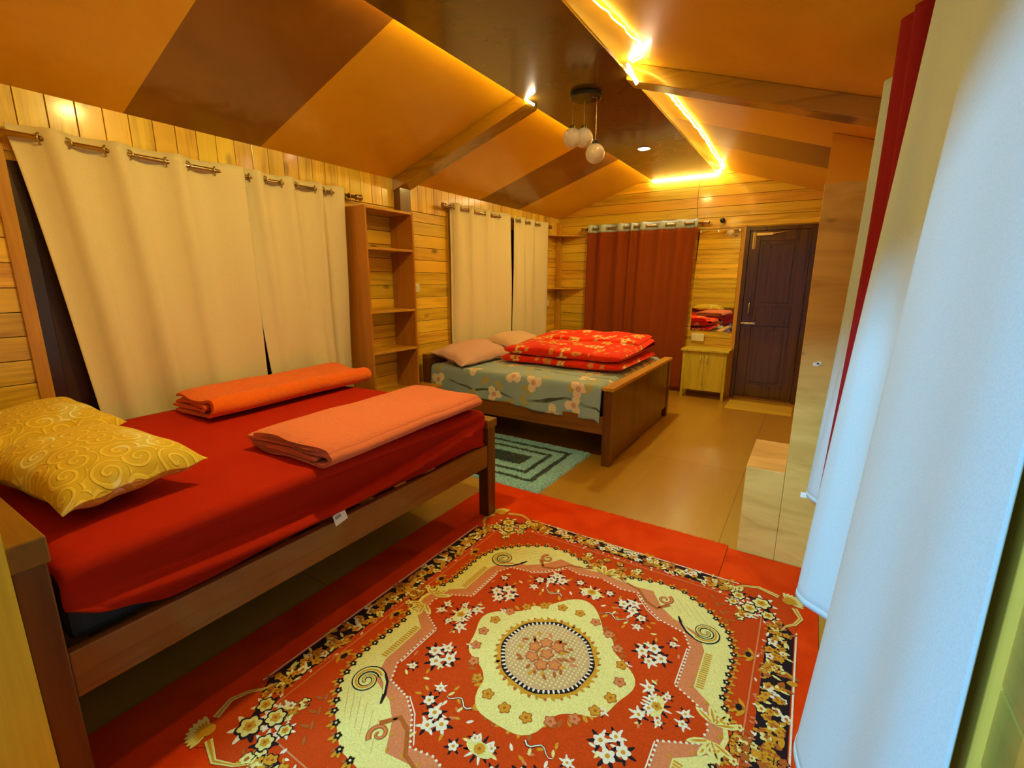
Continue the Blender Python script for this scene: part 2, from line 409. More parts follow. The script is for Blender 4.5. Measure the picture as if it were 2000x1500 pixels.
# windows
def window(n, x, sgn, W, label):
    y0, y1, z0, z1 = W; f = .052
    fr = MB()
    for a, c in (((y0 - f, z0 - f), (y0, z1 + f)), ((y1, z0 - f), (y1 + f, z1 + f)), ((y0, z0 - f), (y1, z0)), ((y0, z1), (y1, z1 + f))):
        fr.box((x - .015 * sgn, a[0], a[1]), (x + .012 * sgn, c[0], c[1]))
    o = struct('window_%d' % n, fr, M['trim'], bevel=.002, label=label)
    g = MB(); g.box((x - .02 * sgn, y0, z0), (x - .014 * sgn, y1, z1)); obj('pane', g, M['glassdark'], o)
    g = MB(); ym = (y0 + y1) / 2; g.box((x - .014 * sgn, ym - .03, z0), (x - .002 * sgn, ym + .03, z1)); g.box((x - .014 * sgn, y0, z0), (x - .002 * sgn, y0 + .05, z1))
    g.box((x - .014 * sgn, y1 - .05, z0), (x - .002 * sgn, y1, z1)); obj('sash', g, M['darkwood'], o, bevel=.002)
window(1, XL, 1, W1, 'window behind the wide cream curtains by the near bed')
window(2, XL, 1, W2, 'window behind the cream curtains at the far bed')
b = MB(); x = XR; y0, y1, z0, z1 = W3
for a, c in (((y0 - .075, 0.0), (y0, z1 + .06)), ((y1, z0 - .06), (y1 + .06, z1 + .06)), ((y0, z0 - .06), (y1, z0)), ((y0, z1), (y1, z1 + .06))):
    b.box((x - .012, a[0], a[1]), (x + .015, c[0], c[1]))
w3 = struct('window_3', b, M['trimR'], bevel=.002, label='window behind the white curtains on the right')
b = MB(); b.box((x + .014, y0, z0), (x + .02, y1, z1)); obj('pane', b, M['glassdark'], w3)

# far door
b = MB(); b.box((-.712, YF - .03, 0), (-.668, YF + .01, 1.945)); b.box((-.076, YF - .03, 0), (-.032, YF + .01, 1.945)); b.box((-.668, YF - .03, 1.90), (-.076, YF + .01, 1.945))
dr = struct('door_1', b, M['doorwood'], bevel=.003, label='dark brown panelled door at the far end')
b = MB(); x0, x1, yd = -.667, -.077, YF - .016
b.box((x0, yd, .02), (x0 + .11, yd + .02, 1.9)); b.box((x1 - .11, yd, .02), (x1, yd + .02, 1.9))
for z0, z1 in ((.02, .17), (.86, 1.08), (1.79, 1.9)): b.box((x0 + .11, yd, z0), (x1 - .11, yd + .02, z1))
b.box((x0 + .1, yd + .012, .1), (x1 - .1, yd + .02, 1.85))
for z0, z1 in ((.21, .82), (1.12, 1.75)): b.box((x0 + .15, yd + .003, z0), (x1 - .15, yd + .02, z1))
obj('door_leaf', b, M['doorwood'], dr, bevel=.006)
b = MB(); b.tube([(-.60, yd, .99), (-.60, yd - .03, .995), (-.60, yd - .03, 1.11), (-.60, yd, 1.115)], .007); o = obj('door_handle', b, M['chrome'], dr, smooth=True)
b = MB(); b.box((-.63, yd - .004, .87), (-.52, yd, .895)); b.tube([(-.67, yd - .012, .883), (-.54, yd - .012, .883)], .007); b.tube([(-.58, yd - .012, .883), (-.58, yd - .035, .883)], .006); obj('latch', b, M['chrome'], dr, smooth=False, bevel=.001)
b = MB(); b.box((-.635, yd - .004, 1.71), (-.607, yd, 1.88)); b.tube([(-.621, yd - .012, 1.70), (-.621, yd - .012, 1.89)], .007); obj('tower_bolt', b, M['brass'], dr)
b = MB(); b.box((-.60, yd - .03, 1.845), (-.44, yd, 1.875)); b.tube([(-.46, yd - .02, 1.86), (-.38, yd - .045, 1.87), (-.30, yd - .02, 1.885)], .005); obj('door_closer', b, M['brass'], dr, bevel=.003)

# ---------------------------------------------------------------- plywood cupboard by the right wall
t = thing('plywood_cupboard', 'tall plywood cupboard with a low side box beside the red carpet', 'cupboard', (-.05, 2.46, 0))
b = MB(); b.box((-.012, 2.46, 0), (.235, 4.02, 1.75)); o = obj('tall_body', b, M['box'], t, bevel=.002)
b = MB(); b.box((-.18, 2.46, 0), (-.013, 2.95, .46)); obj('low_side_box', b, M['box'], t, bevel=.002)
b = MB(); b.prism([(-.012, 1.76), (XR - .01, 1.76), (XR - .01, zroof(XR - .01) - .003), (-.012, zroof(-.012) - .003)], 'Y', 3.72, 3.75); o = obj('upper_panel', b, M['roof'], t)
b = MB(); b.box((.036, 2.4575, .985), (.058, 2.4595, 1.0)); b.box((.05, 2.4575, .993), (.066, 2.4595, 1.006)); o = obj('sticker', b, M['paper'], t); o['label'] = 'small white paper sticker'

# ---------------------------------------------------------------- lights
def strip(name, label, path, wdt=.012, mat='led', wob=.0):
    b = MB(); pts = []
    for p, q in zip(path, path[1:]):
        p, q = Vector(p), Vector(q); n = max(2, int((q - p).length / .05))
        for k in range(n): pts.append(p.lerp(q, k / n))
    pts.append(Vector(path[-1]))
    pts = [p + Vector((random.uniform(-wob, wob), 0, random.uniform(-wob, wob) * .3)) for p in pts]
    b.tube(pts, wdt / 2, 6); o = obj(name, b, M[mat], None, loc=path[0], smooth=True); tag(o, label, 'led strip', None)
    return o
# left cove, hidden above the panel edge
xl = PX0 + .02
strip('led_strip', 'glowing led strip hidden along the left edge of the dark ceiling panel', [(xl, .3, PZ + .032), (xl, 2.93, PZ + .032)])
strip('led_strip', 'glowing led strip hidden beyond the roof beam on the left edge of the ceiling panel', [(xl, 3.16, PZ + .032), (xl, 5.95, PZ + .032)])
xr = -.955
zr = lambda x: zroof(x) - .012
strip('led_strip', 'wavy led strip stuck to the right ceiling slope nearer than the beam', [(xr, .3, zr(xr)), (xr + .02, 1.3, zr(xr + .02)), (xr - .005, 2.15, zr(xr)), (xr + .05, 2.62, zr(xr + .05)), (xr + .03, 2.80, zr(xr + .03)), (-1.03, 2.93, zr(-1.03))], .006, 'led', .007)
strip('led_strip', 'wavy led strip on the right ceiling slope beyond the beam', [(-1.06, 3.14, zr(-1.06)), (xr, 3.45, zr(xr)), (xr + .02, 4.3, zr(xr + .02)), (xr - .01, 5.2, zr(xr)), (-.98, 5.93, zr(-.98)), (-1.04, 6.0, zr(-1.04))], .011, 'led', .006)
strip('led_strip', 'bright bare led strip hanging over the beam at the right panel edge', [(-1.073, 2.96, 2.59), (-1.058, 2.958, 2.555), (-1.035, 2.955, 2.515), (-1.008, 2.955, 2.472)], .018, 'led2')
strip('led_strip', 'short bright bare led strip under the beam at the left panel edge', [(-1.794, 2.97, 2.562), (-1.765, 2.965, 2.532), (-1.74, 2.965, 2.51), (-1.70, 2.965, 2.485)], .015, 'led2')
strip('led_strip', 'straight bright led strip across the far end of the ceiling panel', [(-1.80, 6.02, PZ + .002), (-1.065, 6.02, PZ + .002), (-1.045, 6.012, PZ + .045)], .02, 'led2')

def downlight(x, y, label, W):
    t = thing('downlight', label, 'ceiling light', (x, y, PZ))
    b = MB(); b.lathe((x, y, PZ - .006), [(.052, .006), (.064, .006), (.064, .002), (.060, 0), (.052, .001)], 28, caps=False); obj('bezel', b, M['white'], t, smooth=True)
    b = MB(); b.lathe((x, y, PZ - .0045), [(.052, .004), (.052, .001)], 28); obj('lens', b, M['downglow'], t)
    l = bpy.data.lights.new('lamp', 'AREA'); l.shape = 'DISK'; l.size = .12; l.energy = W; l.color = WARM; l.spread = PI
    lo = bpy.data.objects.new('lamp', l); C.objects.link(lo); lo.parent = t; lo.location = (0, 0, -.012)
    return t
downlight(-1.452, 4.55, 'round recessed ceiling light glowing beyond the globe pendant', DOWN_W)
downlight(-1.50, 1.42, 'round recessed ceiling light above the near bed edge', DOWN_W)

t = thing('pendant_light', 'unlit pendant of three opal globes hanging from a dark round canopy', 'pendant lamp', (-1.39, 3.094, PZ))
cx, cy = -1.39, 3.094
b = MB(); b.lathe((cx, cy, PZ - .028), [(.094, 0), (.102, .005), (.102, .020), (.098, .027)], 36); obj('canopy', b, M['canopy'], t, smooth=False, bevel=.002)
for gx, gy, gz in ((-1.483, 3.104, 2.285), (-1.418, 3.143, 2.285), (-1.307, 3.084, 2.161)):
    r = .062; ax = cx + (gx - cx) * .55; ay = cy + (gy - cy) * .55
    b = MB(); b.tube([(gx, gy, gz + r), (gx, gy, PZ - .04), (ax, ay, PZ - .027)], .0013, 6); co = obj('cord', b, M['chrome'], t)
    b = MB(); b.lathe((gx, gy, gz), [(r * sin(PI * k / 16) + 1e-4, -r * cos(PI * k / 16)) for k in range(17)], 28); gl = obj('globe', b, M['opal'], t, smooth=True)
    b = MB(); b.lathe((gx, gy, gz + r - .004), [(.02, 0), (.02, .012), (.006, .02)], 16); obj('globe_cap', b, M['canopy'], gl)

b = MB(); b.tube([(-1.258, YF - .006, 2.57), (-1.256, YF - .006, 2.4), (-1.262, YF - .006, 2.25), (-1.245, YF - .008, 2.06)], .003, 6)
tag(obj('cable', b, M['wire'], None, loc=(-1.258, YF, 2.06)), 'thin brown cable running down the gable planks to the maroon curtain', 'cable')
t = thing('wall_fitting', 'small round black fitting on the planks above the mirror', 'fixture', (-.965, YF, 2.03))
b = MB(); b.lathe((-.965, YF - .05, 2.03), [(.02, 0), (.028, .008), (.026, .035), (.018, .05)], 18, 'Y'); obj('body', b, M['black'], t, smooth=True)
b = MB(); b.box((-.975, YF - .02, 1.99), (-.95, YF, 2.01)); obj('bracket', b, M['white'], t)

# ---------------------------------------------------------------- curtains
def rod(label, p, q, fin0=True, fin1=True, mat='bronze', br=()):
    p, q = Vector(p), Vector(q); d = (q - p).normalized(); t = thing('curtain_rod', label, 'curtain rod', p)
    b = MB(); b.tube([p, q], .0125, 14); obj('pole', b, M[mat], t, smooth=True)
    for f, e, s in ((fin0, p, -1), (fin1, q, 1)):
        if f:
            b = MB(); pts = [e + d * s * k for k in (0, .006, .014, .022, .03, .045, .055, .06)]
            b.tube(pts, [.013, .021, .021, .012, .012, .024, .02, .006], 14); obj('finial', b, M[mat], t, smooth=True)
    return t
def bracket(t, p, wall, mat='bronze'):
    b = MB(); p = Vector(p); w_ = Vector(wall); b.tube([w_, p], .006, 8); b.torus(p, .016, .004, (Vector((0, 1, 0)) if abs((w_ - p).x) > .001 else Vector((1, 0, 0))))
    b.box(w_ - Vector((.012, .012, .02)), w_ + Vector((.012, .012, .02))); obj('bracket', b, M[mat], t)

def eyelet_curtain(label, cat, along, depth, inward, s0, s1, cross, first, zr_, ztop, zbot, b0, b1, mat, amp=.03, group=None, header=None, hz=None, wav=.34, seed=1, ring='bronze'):
    rnd = random.Random(seed)
    def P(s, d, z): return (depth + inward * d, s, z) if along == 'Y' else (s, depth + inward * d, z)
    kn = [s0] + list(cross) + [s1]; cols = []
    sg = first
    for i, (a, c) in enumerate(zip(kn, kn[1:])):
        n = 10
        for k in range(n):
            f = k / n
            if i == 0: ph = .35 + .65 * f
            elif i == len(kn) - 2: ph = .65 * f
            else: ph = f
            cols.append((a + (c - a) * f, sg * sin(PI * ph)))
        sg = -sg
    cols.append((s1, -sg * sin(PI * .65)))
    low = [rnd.uniform(0, 6) for _ in range(4)]
    def fn(u, v):
        i = u * (len(cols) - 1); i0 = int(round(i)); s, w_ = cols[i0]
        f = (s - s0) / (s1 - s0); z = ztop + (zbot - ztop) * v
        k = max(0, (zr_ - z) / (zr_ - zbot)); e = k ** .8
        s2 = s + ((b0 + (b1 - b0) * f) - s) * e
        wv = w_ * (1 - (1 - wav) * e) + e * .5 * sin(f * 9 + low[0] + z) + e * .3 * sin(f * 23 + low[1])
        return P(s2, amp * wv + .006 * sin(z * 5 + f * 7) * e, z)
    t = thing('curtain', label, cat, P((s0 + s1) / 2, 0, zbot), group)
    nv = 34
    if header:
        vh = (ztop - hz) / (ztop - zbot)
        b = MB(); b.grid(len(cols) - 1, 3, lambda u, v: fn(u, v * vh)); obj('header', b, M[header], t, smooth=True, solid=.003, recalc=False)
        b = MB(); b.grid(len(cols) - 1, nv, lambda u, v: fn(u, vh + (1 - vh) * v)); obj('fabric', b, M[mat], t, smooth=True, solid=.002, recalc=False)
    else:
        b = MB(); b.grid(len(cols) - 1, nv, fn); obj('fabric', b, M[mat], t, smooth=True, solid=.0025, recalc=False)
        b = MB(); b.grid(len(cols) - 1, 1, lambda u, v: tuple(Vector(fn(u, (ztop - zr_ + .055 + .006 * v) / (ztop - zbot))) + Vector((.0018 * inward, 0, 0) if along == 'Y' else (0, .0018 * inward, 0)))); obj('hem_seam', b, M[mat], t, smooth=True, recalc=False)
    sg = -first
    for c in cross:
        nrm = (.75 * sg * inward, 1, 0) if along == 'Y' else (1, .75 * sg * inward, 0)
        b = MB(); b.torus(P(c, 0, zr_), .023, .004, nrm, 20, 8); obj('eyelet', b, M[ring], t, smooth=True); sg = -sg
    return t
XC = -2.98
r1 = rod('bronze curtain rod over the near bed window', (XC, .66, 1.962), (XC, 2.53, 1.962)); bracket(r1, (XC, 2.47, 1.962), (XL + .012, 2.47, 1.962))
eyelet_curtain('wide cream eyelet curtain at the left end, its lower edge swung aside', 'curtain', 'Y', XC, 1, .70, 1.69, [.80, .89, 1.035, 1.124, 1.292, 1.388, 1.536], -1, 1.962, 2.008, .52, .845, 1.715, 'cream', .03, None, seed=3)
eyelet_curtain('cream eyelet curtain between the wide curtain and the bookcase', 'curtain', 'Y', XC, 1, 1.64, 2.41, [1.735, 1.824, 1.943, 2.033, 2.187, 2.245, 2.32], -1, 1.962, 2.008, .52, 1.755, 2.40, 'cream', .03, None, seed=4)
r2 = rod('bronze curtain rod over the far bed window', (XC, 3.58, 2.032), (XC, 5.62, 2.032)); bracket(r2, (XC, 3.63, 2.032), (XL + .012, 3.63, 2.032)); bracket(r2, (XC, 4.72, 2.032), (XL + .012, 4.72, 2.032))
eyelet_curtain('cream eyelet curtain above the pink pillow, nearer of the far window pair', 'curtain', 'Y', XC, 1, 3.66, 4.66, [3.69, 3.78, 3.92, 4.0, 4.2, 4.29, 4.47], -1, 2.032, 2.075, .5, 3.66, 4.69, 'cream', .028, None, seed=5)
eyelet_curtain('narrow cream eyelet curtain nearest the corner shelf', 'curtain', 'Y', XC, 1, 4.73, 5.56, [4.79, 4.90, 5.01, 5.12, 5.24, 5.36], 1, 2.032, 2.075, .5, 4.75, 5.56, 'cream', .028, None, seed=6)
r3 = rod('bronze curtain rod above the maroon curtain', (-2.62, YF - .08, 2.012), (-1.15, YF - .08, 2.012)); bracket(r3, (-1.18, YF - .08, 2.012), (-1.18, YF - .012, 2.012)); bracket(r3, (-2.60, YF - .08, 2.012), (-2.60, YF - .012, 2.012))
eyelet_curtain('maroon curtain with a white eyelet header on the far wall', 'curtain', 'X', YF - .08, -1, -2.575, -1.215, [-2.52, -2.44, -2.33, -2.2, -2.10, -2.02, -1.975, -1.9, -1.82, -1.68, -1.585, -1.47, -1.365, -1.256], 1, 2.012, 2.06, .02, -2.6, -1.285, 'maroon', .03, None, 'whitecloth', 1.965, seed=8)

# right-hand curtains, hung on the right wall window close to the camera
r4 = rod('curtain rod on the right wall carrying the white and crimson curtains', (.20, .62, 2.04), (.20, 2.44, 2.04)); bracket(r4, (.20, .64, 2.04), (XR - .002, .64, 2.04))
def path_curtain(label, cat, top, bot, zt, zb, mat, hem=None, n=10, bulge=0):
    """top/bot: matching lists of (y, x) knots; smooth interpolation between"""
    def cr(P, t):
        m_ = len(P) - 1; i = min(int(t * m_), m_ - 1); f = t * m_ - i
        p0, p1, p2, p3 = P[max(i - 1, 0)], P[i], P[i + 1], P[min(i + 2, m_)]
        return [0.5 * (2 * p1[k] + (p2[k] - p0[k]) * f + (2 * p0[k] - 5 * p1[k] + 4 * p2[k] - p3[k]) * f * f + (3 * p1[k] - p0[k] - 3 * p2[k] + p3[k]) * f ** 3) for k in (0, 1)]
    def fn(u, v):
        a = cr(top, u); c = cr(bot, u); z = zt + (zb - zt) * v; k = (zt - z) / (zt - zb)
        return (min(.216, a[1] + (c[1] - a[1]) * k + bulge * sin(PI * min(1, max(0, k)))) + .0025 * sin(u * 31 + z * 3) * k, a[0] + (c[0] - a[0]) * k, z)
    t = thing('curtain', label, cat, (.18, (bot[0][0] + bot[-1][0]) / 2, zb))
    nu = n * (len(top) - 1)
    b = MB(); b.grid(nu, 40, fn); obj('fabric', b, M[mat], t, smooth=True, solid=.003, recalc=False)
    if hem:
        b = MB(); b.grid(nu, 2, lambda u, v: fn(u, 1 - .012 * v)); obj('hem', b, M[hem], t, smooth=True, solid=.006, recalc=False)
    return t, fn
ca, fa = path_curtain('big white curtain nearest the camera on the right wall', 'curtain',
    [(.665, .205), (.76, .200), (.90, .195), (1.04, .186), (1.14, .190), (1.24, .212), (1.40, .216), (1.62, .203), (1.71, .187), (1.77, .184), (1.82, .212)],
    [(.675, .205), (.76, .160), (.90, .138), (1.04, .099), (1.14, .092), (1.24, .160), (1.40, .212), (1.62, .190), (1.71, .088), (1.77, .080), (1.82, .190)], 2.085, .285, 'whitecloth', 'whitecloth')
cr_, fr_ = path_curtain('crimson curtain squeezed between the two white curtains', 'curtain',
    [(1.835, .212), (1.845, .190), (1.855, .165), (1.875, .150), (1.90, .158), (1.93, .136), (1.955, .128), (1.98, .150), (1.985, .205)],
    [(1.835, .212), (1.845, .195), (1.855, .170), (1.875, .150), (1.90, .165), (1.92, .150), (1.95, .112), (1.975, .110), (1.985, .205)], 2.105, .565, 'redcurt', None, bulge=.009)
cb, fb = path_curtain('white curtain hanging in front of the plywood cupboard', 'curtain',
    [(2.10, .205), (2.13, .182), (2.17, .160), (2.22, .158), (2.26, .155), (2.30, .165), (2.36, .133), (2.41, .20)],
    [(2.05, .205), (2.08, .18), (2.12, .150), (2.17, .135), (2.23, .125), (2.30, .090), (2.36, .083), (2.41, .19)], 2.07, .425, 'whitecloth', 'whitecloth', bulge=.012)
b = MB(); p = Vector(fb(.80, 1)); b.box(p + Vector((-.022, -.012, -.012)), p + Vector((.004, -.010, .012))); o = obj('care_label', b, M['paper'], cb)

# ---------------------------------------------------------------- rugs and carpets
def carpet(name, label, x0, x1, y0, y1, mat, z=0, th=.006, fringe=False):
    b = MB(); b.box((x0, y0, z), (x1, y1, z + th)); o = obj(name, b, mat, None, loc=((x0 + x1) / 2, (y0 + y1) / 2, z), bevel=.002); tag(o, label, 'carpet')
    if fringe:
        b = MB(); rnd = random.Random(2); x = x0
        while x < x1 - .004:
            l = rnd.uniform(.008, .022); dx = rnd.uniform(-.006, .006)
            b.add([(x, y1 - .002, z + th * .9), (x + .006, y1 - .002, z + th * .9), (x + .004 + dx, y1 + l, z + .001), (x + .002 + dx, y1 + l, z + .001)], [(0, 1, 2, 3)]); x += .0055
        f = obj('fringe', b, mat, o); f.location = -Vector(o.location) + Vector(o.location)
    return o
m = NT('red_carpet_felt'); v = m.obj(); n = m.noise(v, 220, 2); n2 = m.noise(v, 4, 4, .5)
col = m.ramp(n2, [(.3, (.60, .035, .0)), (.7, (.80, .07, .002))]); m.bump(n, .4, .003); M['redcarpet'] = m.set(col, .95, spec=.1)
carpet('floor_carpet', 'plain red carpet under the patterned rug, ragged far edge', -1.70, -.222, -.05, 2.475, M['redcarpet'], fringe=True)
carpet('floor_carpet', 'narrow red carpet strip beside the white curtains', -.220, .172, -.05, 2.452, M['redcarpet'])

# patterned rug as flat coloured pieces
class Rug:
    def __init__(s, cx, cy, z): s.c = (cx, cy, z); s.b = MB(); s.k = 0
    def poly(s, pts, mi, lay, mir=True):
        seen = set()
        for sx, sy in (((1, 1), (-1, 1), (-1, -1), (1, -1)) if mir else ((1, 1),)):
            s.k += 1; z = s.c[2] + lay * .00035 + (s.k % 17) * .000012
            q = [(s.c[0] + x * sx, s.c[1] + y * sy, z) for x, y in pts]
            if sx * sy < 0: q = q[::-1]
            s.b.add(q, [tuple(range(len(q)))], mi)
    def ell(s, x, y, rx, ry, mi, lay, a=0, n=14, mir=True):
        s.poly([(x + rx * cos(t) * cos(a) - ry * sin(t) * sin(a), y + rx * cos(t) * sin(a) + ry * sin(t) * cos(a)) for t in [2 * PI * k / n for k in range(n)]], mi, lay, mir)
    def petal(s, x, y, a, L, W, mi, lay, mir=True):
        pr = [(0, 0), (.3, .42), (.62, .5), (.88, .3), (1, 0), (.88, -.3), (.62, -.5), (.3, -.42)]
        s.poly([(x + (p * L) * cos(a) - q * W * sin(a), y + (p * L) * sin(a) + q * W * cos(a)) for p, q in pr], mi, lay, mir)
    def flower(s, x, y, r, n, mp, mc, lay, out=None, mir=True, a0=0, W=.75):
        for k in range(n):
            a = a0 + 2 * PI * k / n
            if out is not None: s.petal(x - .0 * cos(a), y, a, r * 1.22, r * W * 1.3, out, lay, mir)
        for k in range(n):
            a = a0 + 2 * PI * k / n; s.petal(x, y, a, r, r * W, mp, lay + 1, mir)
        s.ell(x, y, r * .3, r * .3, mc, lay + 2, mir=mir, n=8)
    def stroke(s, pts, w0, mi, lay, w1=None, mir=True):
        L = []; R = []; n = len(pts)
        for i, p in enumerate(pts):
            q0 = pts[max(i - 1, 0)]; q1 = pts[min(i + 1, n - 1)]; dx, dy = q1[0] - q0[0], q1[1] - q0[1]; l = math.hypot(dx, dy) or 1
            f = i / (n - 1); ww = (w0 + ((w1 if w1 is not None else w0) - w0) * f) / 2
            L.append((p[0] - dy / l * ww, p[1] + dx / l * ww)); R.append((p[0] + dy / l * ww, p[1] - dx / l * ww))
        for i in range(n - 1): s.poly([L[i], R[i], R[i + 1], L[i + 1]], mi, lay, mir)
def rugmat(name, c):
    m = NT(name); v = m.obj(); n = m.noise(v, 260, 2); n2 = m.noise(v, 6, 3)
    col = m.ramp(n, [(.3, tuple(k * .72 for k in c)), (.65, c)]); col = m.mix(m.math('MULTIPLY', n2, .25), col, tuple(k * .8 for k in c))
    m.bump(n, .3, .002); return m.set(col, .85, spec=.15)
RC = [rugmat('rug_red', (.60, .060, .003)), rugmat('rug_cream', (.82, .78, .26)), rugmat('rug_salmon', (.70, .24, .09)), rugmat('rug_black', (.018, .010, .014)),
      rugmat('rug_gold', (.66, .33, .02)), rugmat('rug_ivory', (.88, .84, .62)), rugmat('rug_rust', (.46, .13, .02)), rugmat('rug_tan', (.62, .42, .20))]
RED, CRM, SAL, BLK, GLD, IVO, RST, TAN = range(8)
HX, HY = .783, .885
rug = Rug(-.673, 1.315, .0075); rr = random.Random(11)
# outline with scalloped corners
def quad_outline():
    return [(HX - .02, 0), (HX - .015, .30), (HX - .02, .60), (HX - .005, .68), (HX - .03, .76), (HX + .0, .82), (HX - .01, .865), (HX - .06, .868), (HX - .10, .845), (HX - .20, .86), (HX - .30, .845), (.30, .85), (0, .842)]
q = quad_outline(); full = q + [(-x, y) for x, y in q[::-1][1:]] + [(-x, -y) for x, y in q[1:]] + [(x, -y) for x, y in q[::-1][1:-1]]
rug.poly(full, RED, 0, False)
slab = MB(); slab.prism([(rug.c[0] + x, rug.c[1] + y) for x, y in full], 'Z', .0062, .0075)
# border band, black with leaves
rug.poly([(.675, -.0), (.765, 0), (.765, .60), (.72, .66), (.675, .62)], BLK, 1)
rug.poly([(0, .755), (.50, .755), (.56, .79), (.50, .832), (0, .832)], BLK, 1)
rug.stroke([(.772, 0), (.772, .62)], .006, IVO, 2); rug.stroke([(0, .838), (.54, .838)], .006, IVO, 2)
rug.stroke([(.648, 0), (.648, .66), (.60, .70)], .005, SAL, 2); rug.stroke([(0, .725), (.55, .725), (.60, .70)], .005, SAL, 2)
def cluster(x, y, r, n, cols, lay):
    for k in range(n):
        a = rr.uniform(0, 2 * PI); d = r * math.sqrt(rr.random())
        px, py = x + d * cos(a), y + d * sin(a)
        if rr.random() < .45: rug.flower(px, py, rr.uniform(.012, .02), 5, rr.choice(cols), RST, lay, BLK if rr.random() < .5 else None, a0=a)
        else: rug.petal(px, py, rr.uniform(0, 2 * PI), rr.uniform(.02, .038), rr.uniform(.008, .014), rr.choice(cols), lay + 1)
for k in range(13):
    y = .015 + k * .05; gold = (k // 3) % 2 == 0
    if gold:
        for _ in range(4): rug.petal(.72 + rr.uniform(-.03, .03), y + rr.uniform(-.02, .02), rr.uniform(0, 6.28), rr.uniform(.03, .055), rr.uniform(.016, .026), rr.choice((GLD, RST, GLD, RST)), 2)
    cluster(.72, y, .042, 9, (CRM, IVO, GLD, GLD) if not gold else (GLD, CRM, GLD, RST), 3)
    for _ in range(3): rug.petal(.655 + rr.uniform(0, .03), y + rr.uniform(-.02, .02), rr.uniform(0, 6.28), .018, .008, rr.choice((SAL, IVO, GLD)), 3)
for k in range(12):
    x = .015 + k * .047; gold = (k // 3) % 2 == 1
    if gold:
        for _ in range(4): rug.petal(x + rr.uniform(-.02, .02), .793 + rr.uniform(-.03, .03), rr.uniform(0, 6.28), rr.uniform(.03, .055), rr.uniform(.016, .026), rr.choice((GLD, RST)), 2)
    cluster(x, .793, .036, 9, (CRM, IVO, GLD, IVO) if not gold else (GLD, CRM, RST), 3)
    for _ in range(2): rug.petal(x + rr.uniform(-.02, .02), .735 + rr.uniform(0, .02), rr.uniform(0, 6.28), .018, .008, rr.choice((SAL, IVO, GLD)), 3)
# gold leaf sprays crossing the inner line
for y in (.14, .40):
    for a in (-.5, 0, .5, 1.0, -1.0): rug.petal(.645, y, PI + a, .045, .014, rr.choice((GLD, RST)), 3)
    rug.ell(.625, y, .010, .014, BLK, 5)
# corner shell and bouquet
for k in range(9):
    a = PI / 4 + (k - 4) * .27; rug.petal(.735, .815, a, .062, .019, CRM, 4); rug.petal(.735, .815, a, .04, .008, GLD, 5)
rug.ell(.735, .815, .022, .022, GLD, 6)
for pth in ([(.76, .78), (.785, .72), (.765, .67), (.735, .64), (.72, .60)], [(.70, .83), (.62, .855), (.56, .83), (.52, .80)]):
    rug.stroke(pth, .022, CRM, 4, .004); rug.stroke(pth, .008, GLD, 5, .002)
for dx, dy, r in ((.64, .74, .036), (.60, .68, .030), (.67, .67, .026), (.55, .745, .026), (.535, .69, .02)):
    for k in range(7): rug.petal(dx, dy, k * .9, r * 1.75, r * .5, rr.choice((BLK, IVO, IVO)), 3)
    rug.flower(dx, dy, r, 6, CRM, GLD, 5, BLK); rug.flower(dx, dy, r * .55, 5, GLD, RST, 8)
cluster(.58, .62, .05, 14, (CRM, GLD, RST, IVO), 3)
for k in range(7): rug.petal(.47 + k * .012, .665 - k * .022, (.3 if k % 2 else 2.3), .034, .012, RST, 3)
# frame bands
outer = [(.615, 0), (.60, .07), (.575, .15), (.580, .37), (.545, .48), (.465, .565), (.345, .64), (.24, .65), (.15, .625), (.08, .605), (0, .60)]
salm = [(.600, 0), (.585, .07), (.485, .145), (.485, .33), (.45, .41), (.345, .445), (.285, .49), (.225, .575), (.12, .56), (0, .58)]
inner = [(.555, 0), (.54, .06), (.435, .115), (.435, .32), (.40, .385), (.305, .405), (.245, .445), (.175, .525), (.10, .51), (0, .535)]
def sym(q):
    return q + [(-x, y) for x, y in q[::-1][1:]] + [(-x, -y) for x, y in q[1:]] + [(x, -y) for x, y in q[::-1][1:-1]]
rug.poly(sym(outer), CRM, 3, False); rug.poly(sym(salm), SAL, 4, False); rug.poly(sym(inner), RED, 5, False)
rug.stroke([(.428, .12), (.428, .31)], .004, IVO, 6); rug.stroke([(.30, .398), (.24, .437), (.17, .516)], .004, IVO, 6)
for k in range(17): rug.stroke([(.49, .15 + k * .0105), (.515, .153 + k * .0105)], .006, GLD, 5)
def along(P, step):
    out = []
    for p, q in zip(P, P[1:]):
        l = math.hypot(q[0] - p[0], q[1] - p[1]); n = max(1, int(l / step))
        for k in range(n): out.append((p[0] + (q[0] - p[0]) * k / n, p[1] + (q[1] - p[1]) * k / n, math.atan2(q[1] - p[1], q[0] - p[0])))
    return out
for x, y, a in along(outer[1:], .036):
    rug.petal(x, y, a - PI / 2, .030, .012, GLD, 4); rug.petal(x, y, a - PI / 2 + .8, .026, .011, GLD, 4); rug.petal(x, y, a - PI / 2 - .8, .026, .011, RST, 4)
    rug.flower(x, y, .0135, 5, BLK, CRM, 5, a0=a)
for x, y, a in along(inner, .016): rug.ell(x, y, .0045, .0045, IVO, 7)
for x, y, a in along(salm, .05): rug.petal(x, y, a + PI / 2 + .3, .018, .008, GLD, 6)
# cream lattice lines
for k in range(6): rug.stroke([(.26 + k * .035, .60 - k * .01), (.33 + k * .035, .50 - k * .005)], .0015, TAN, 4)
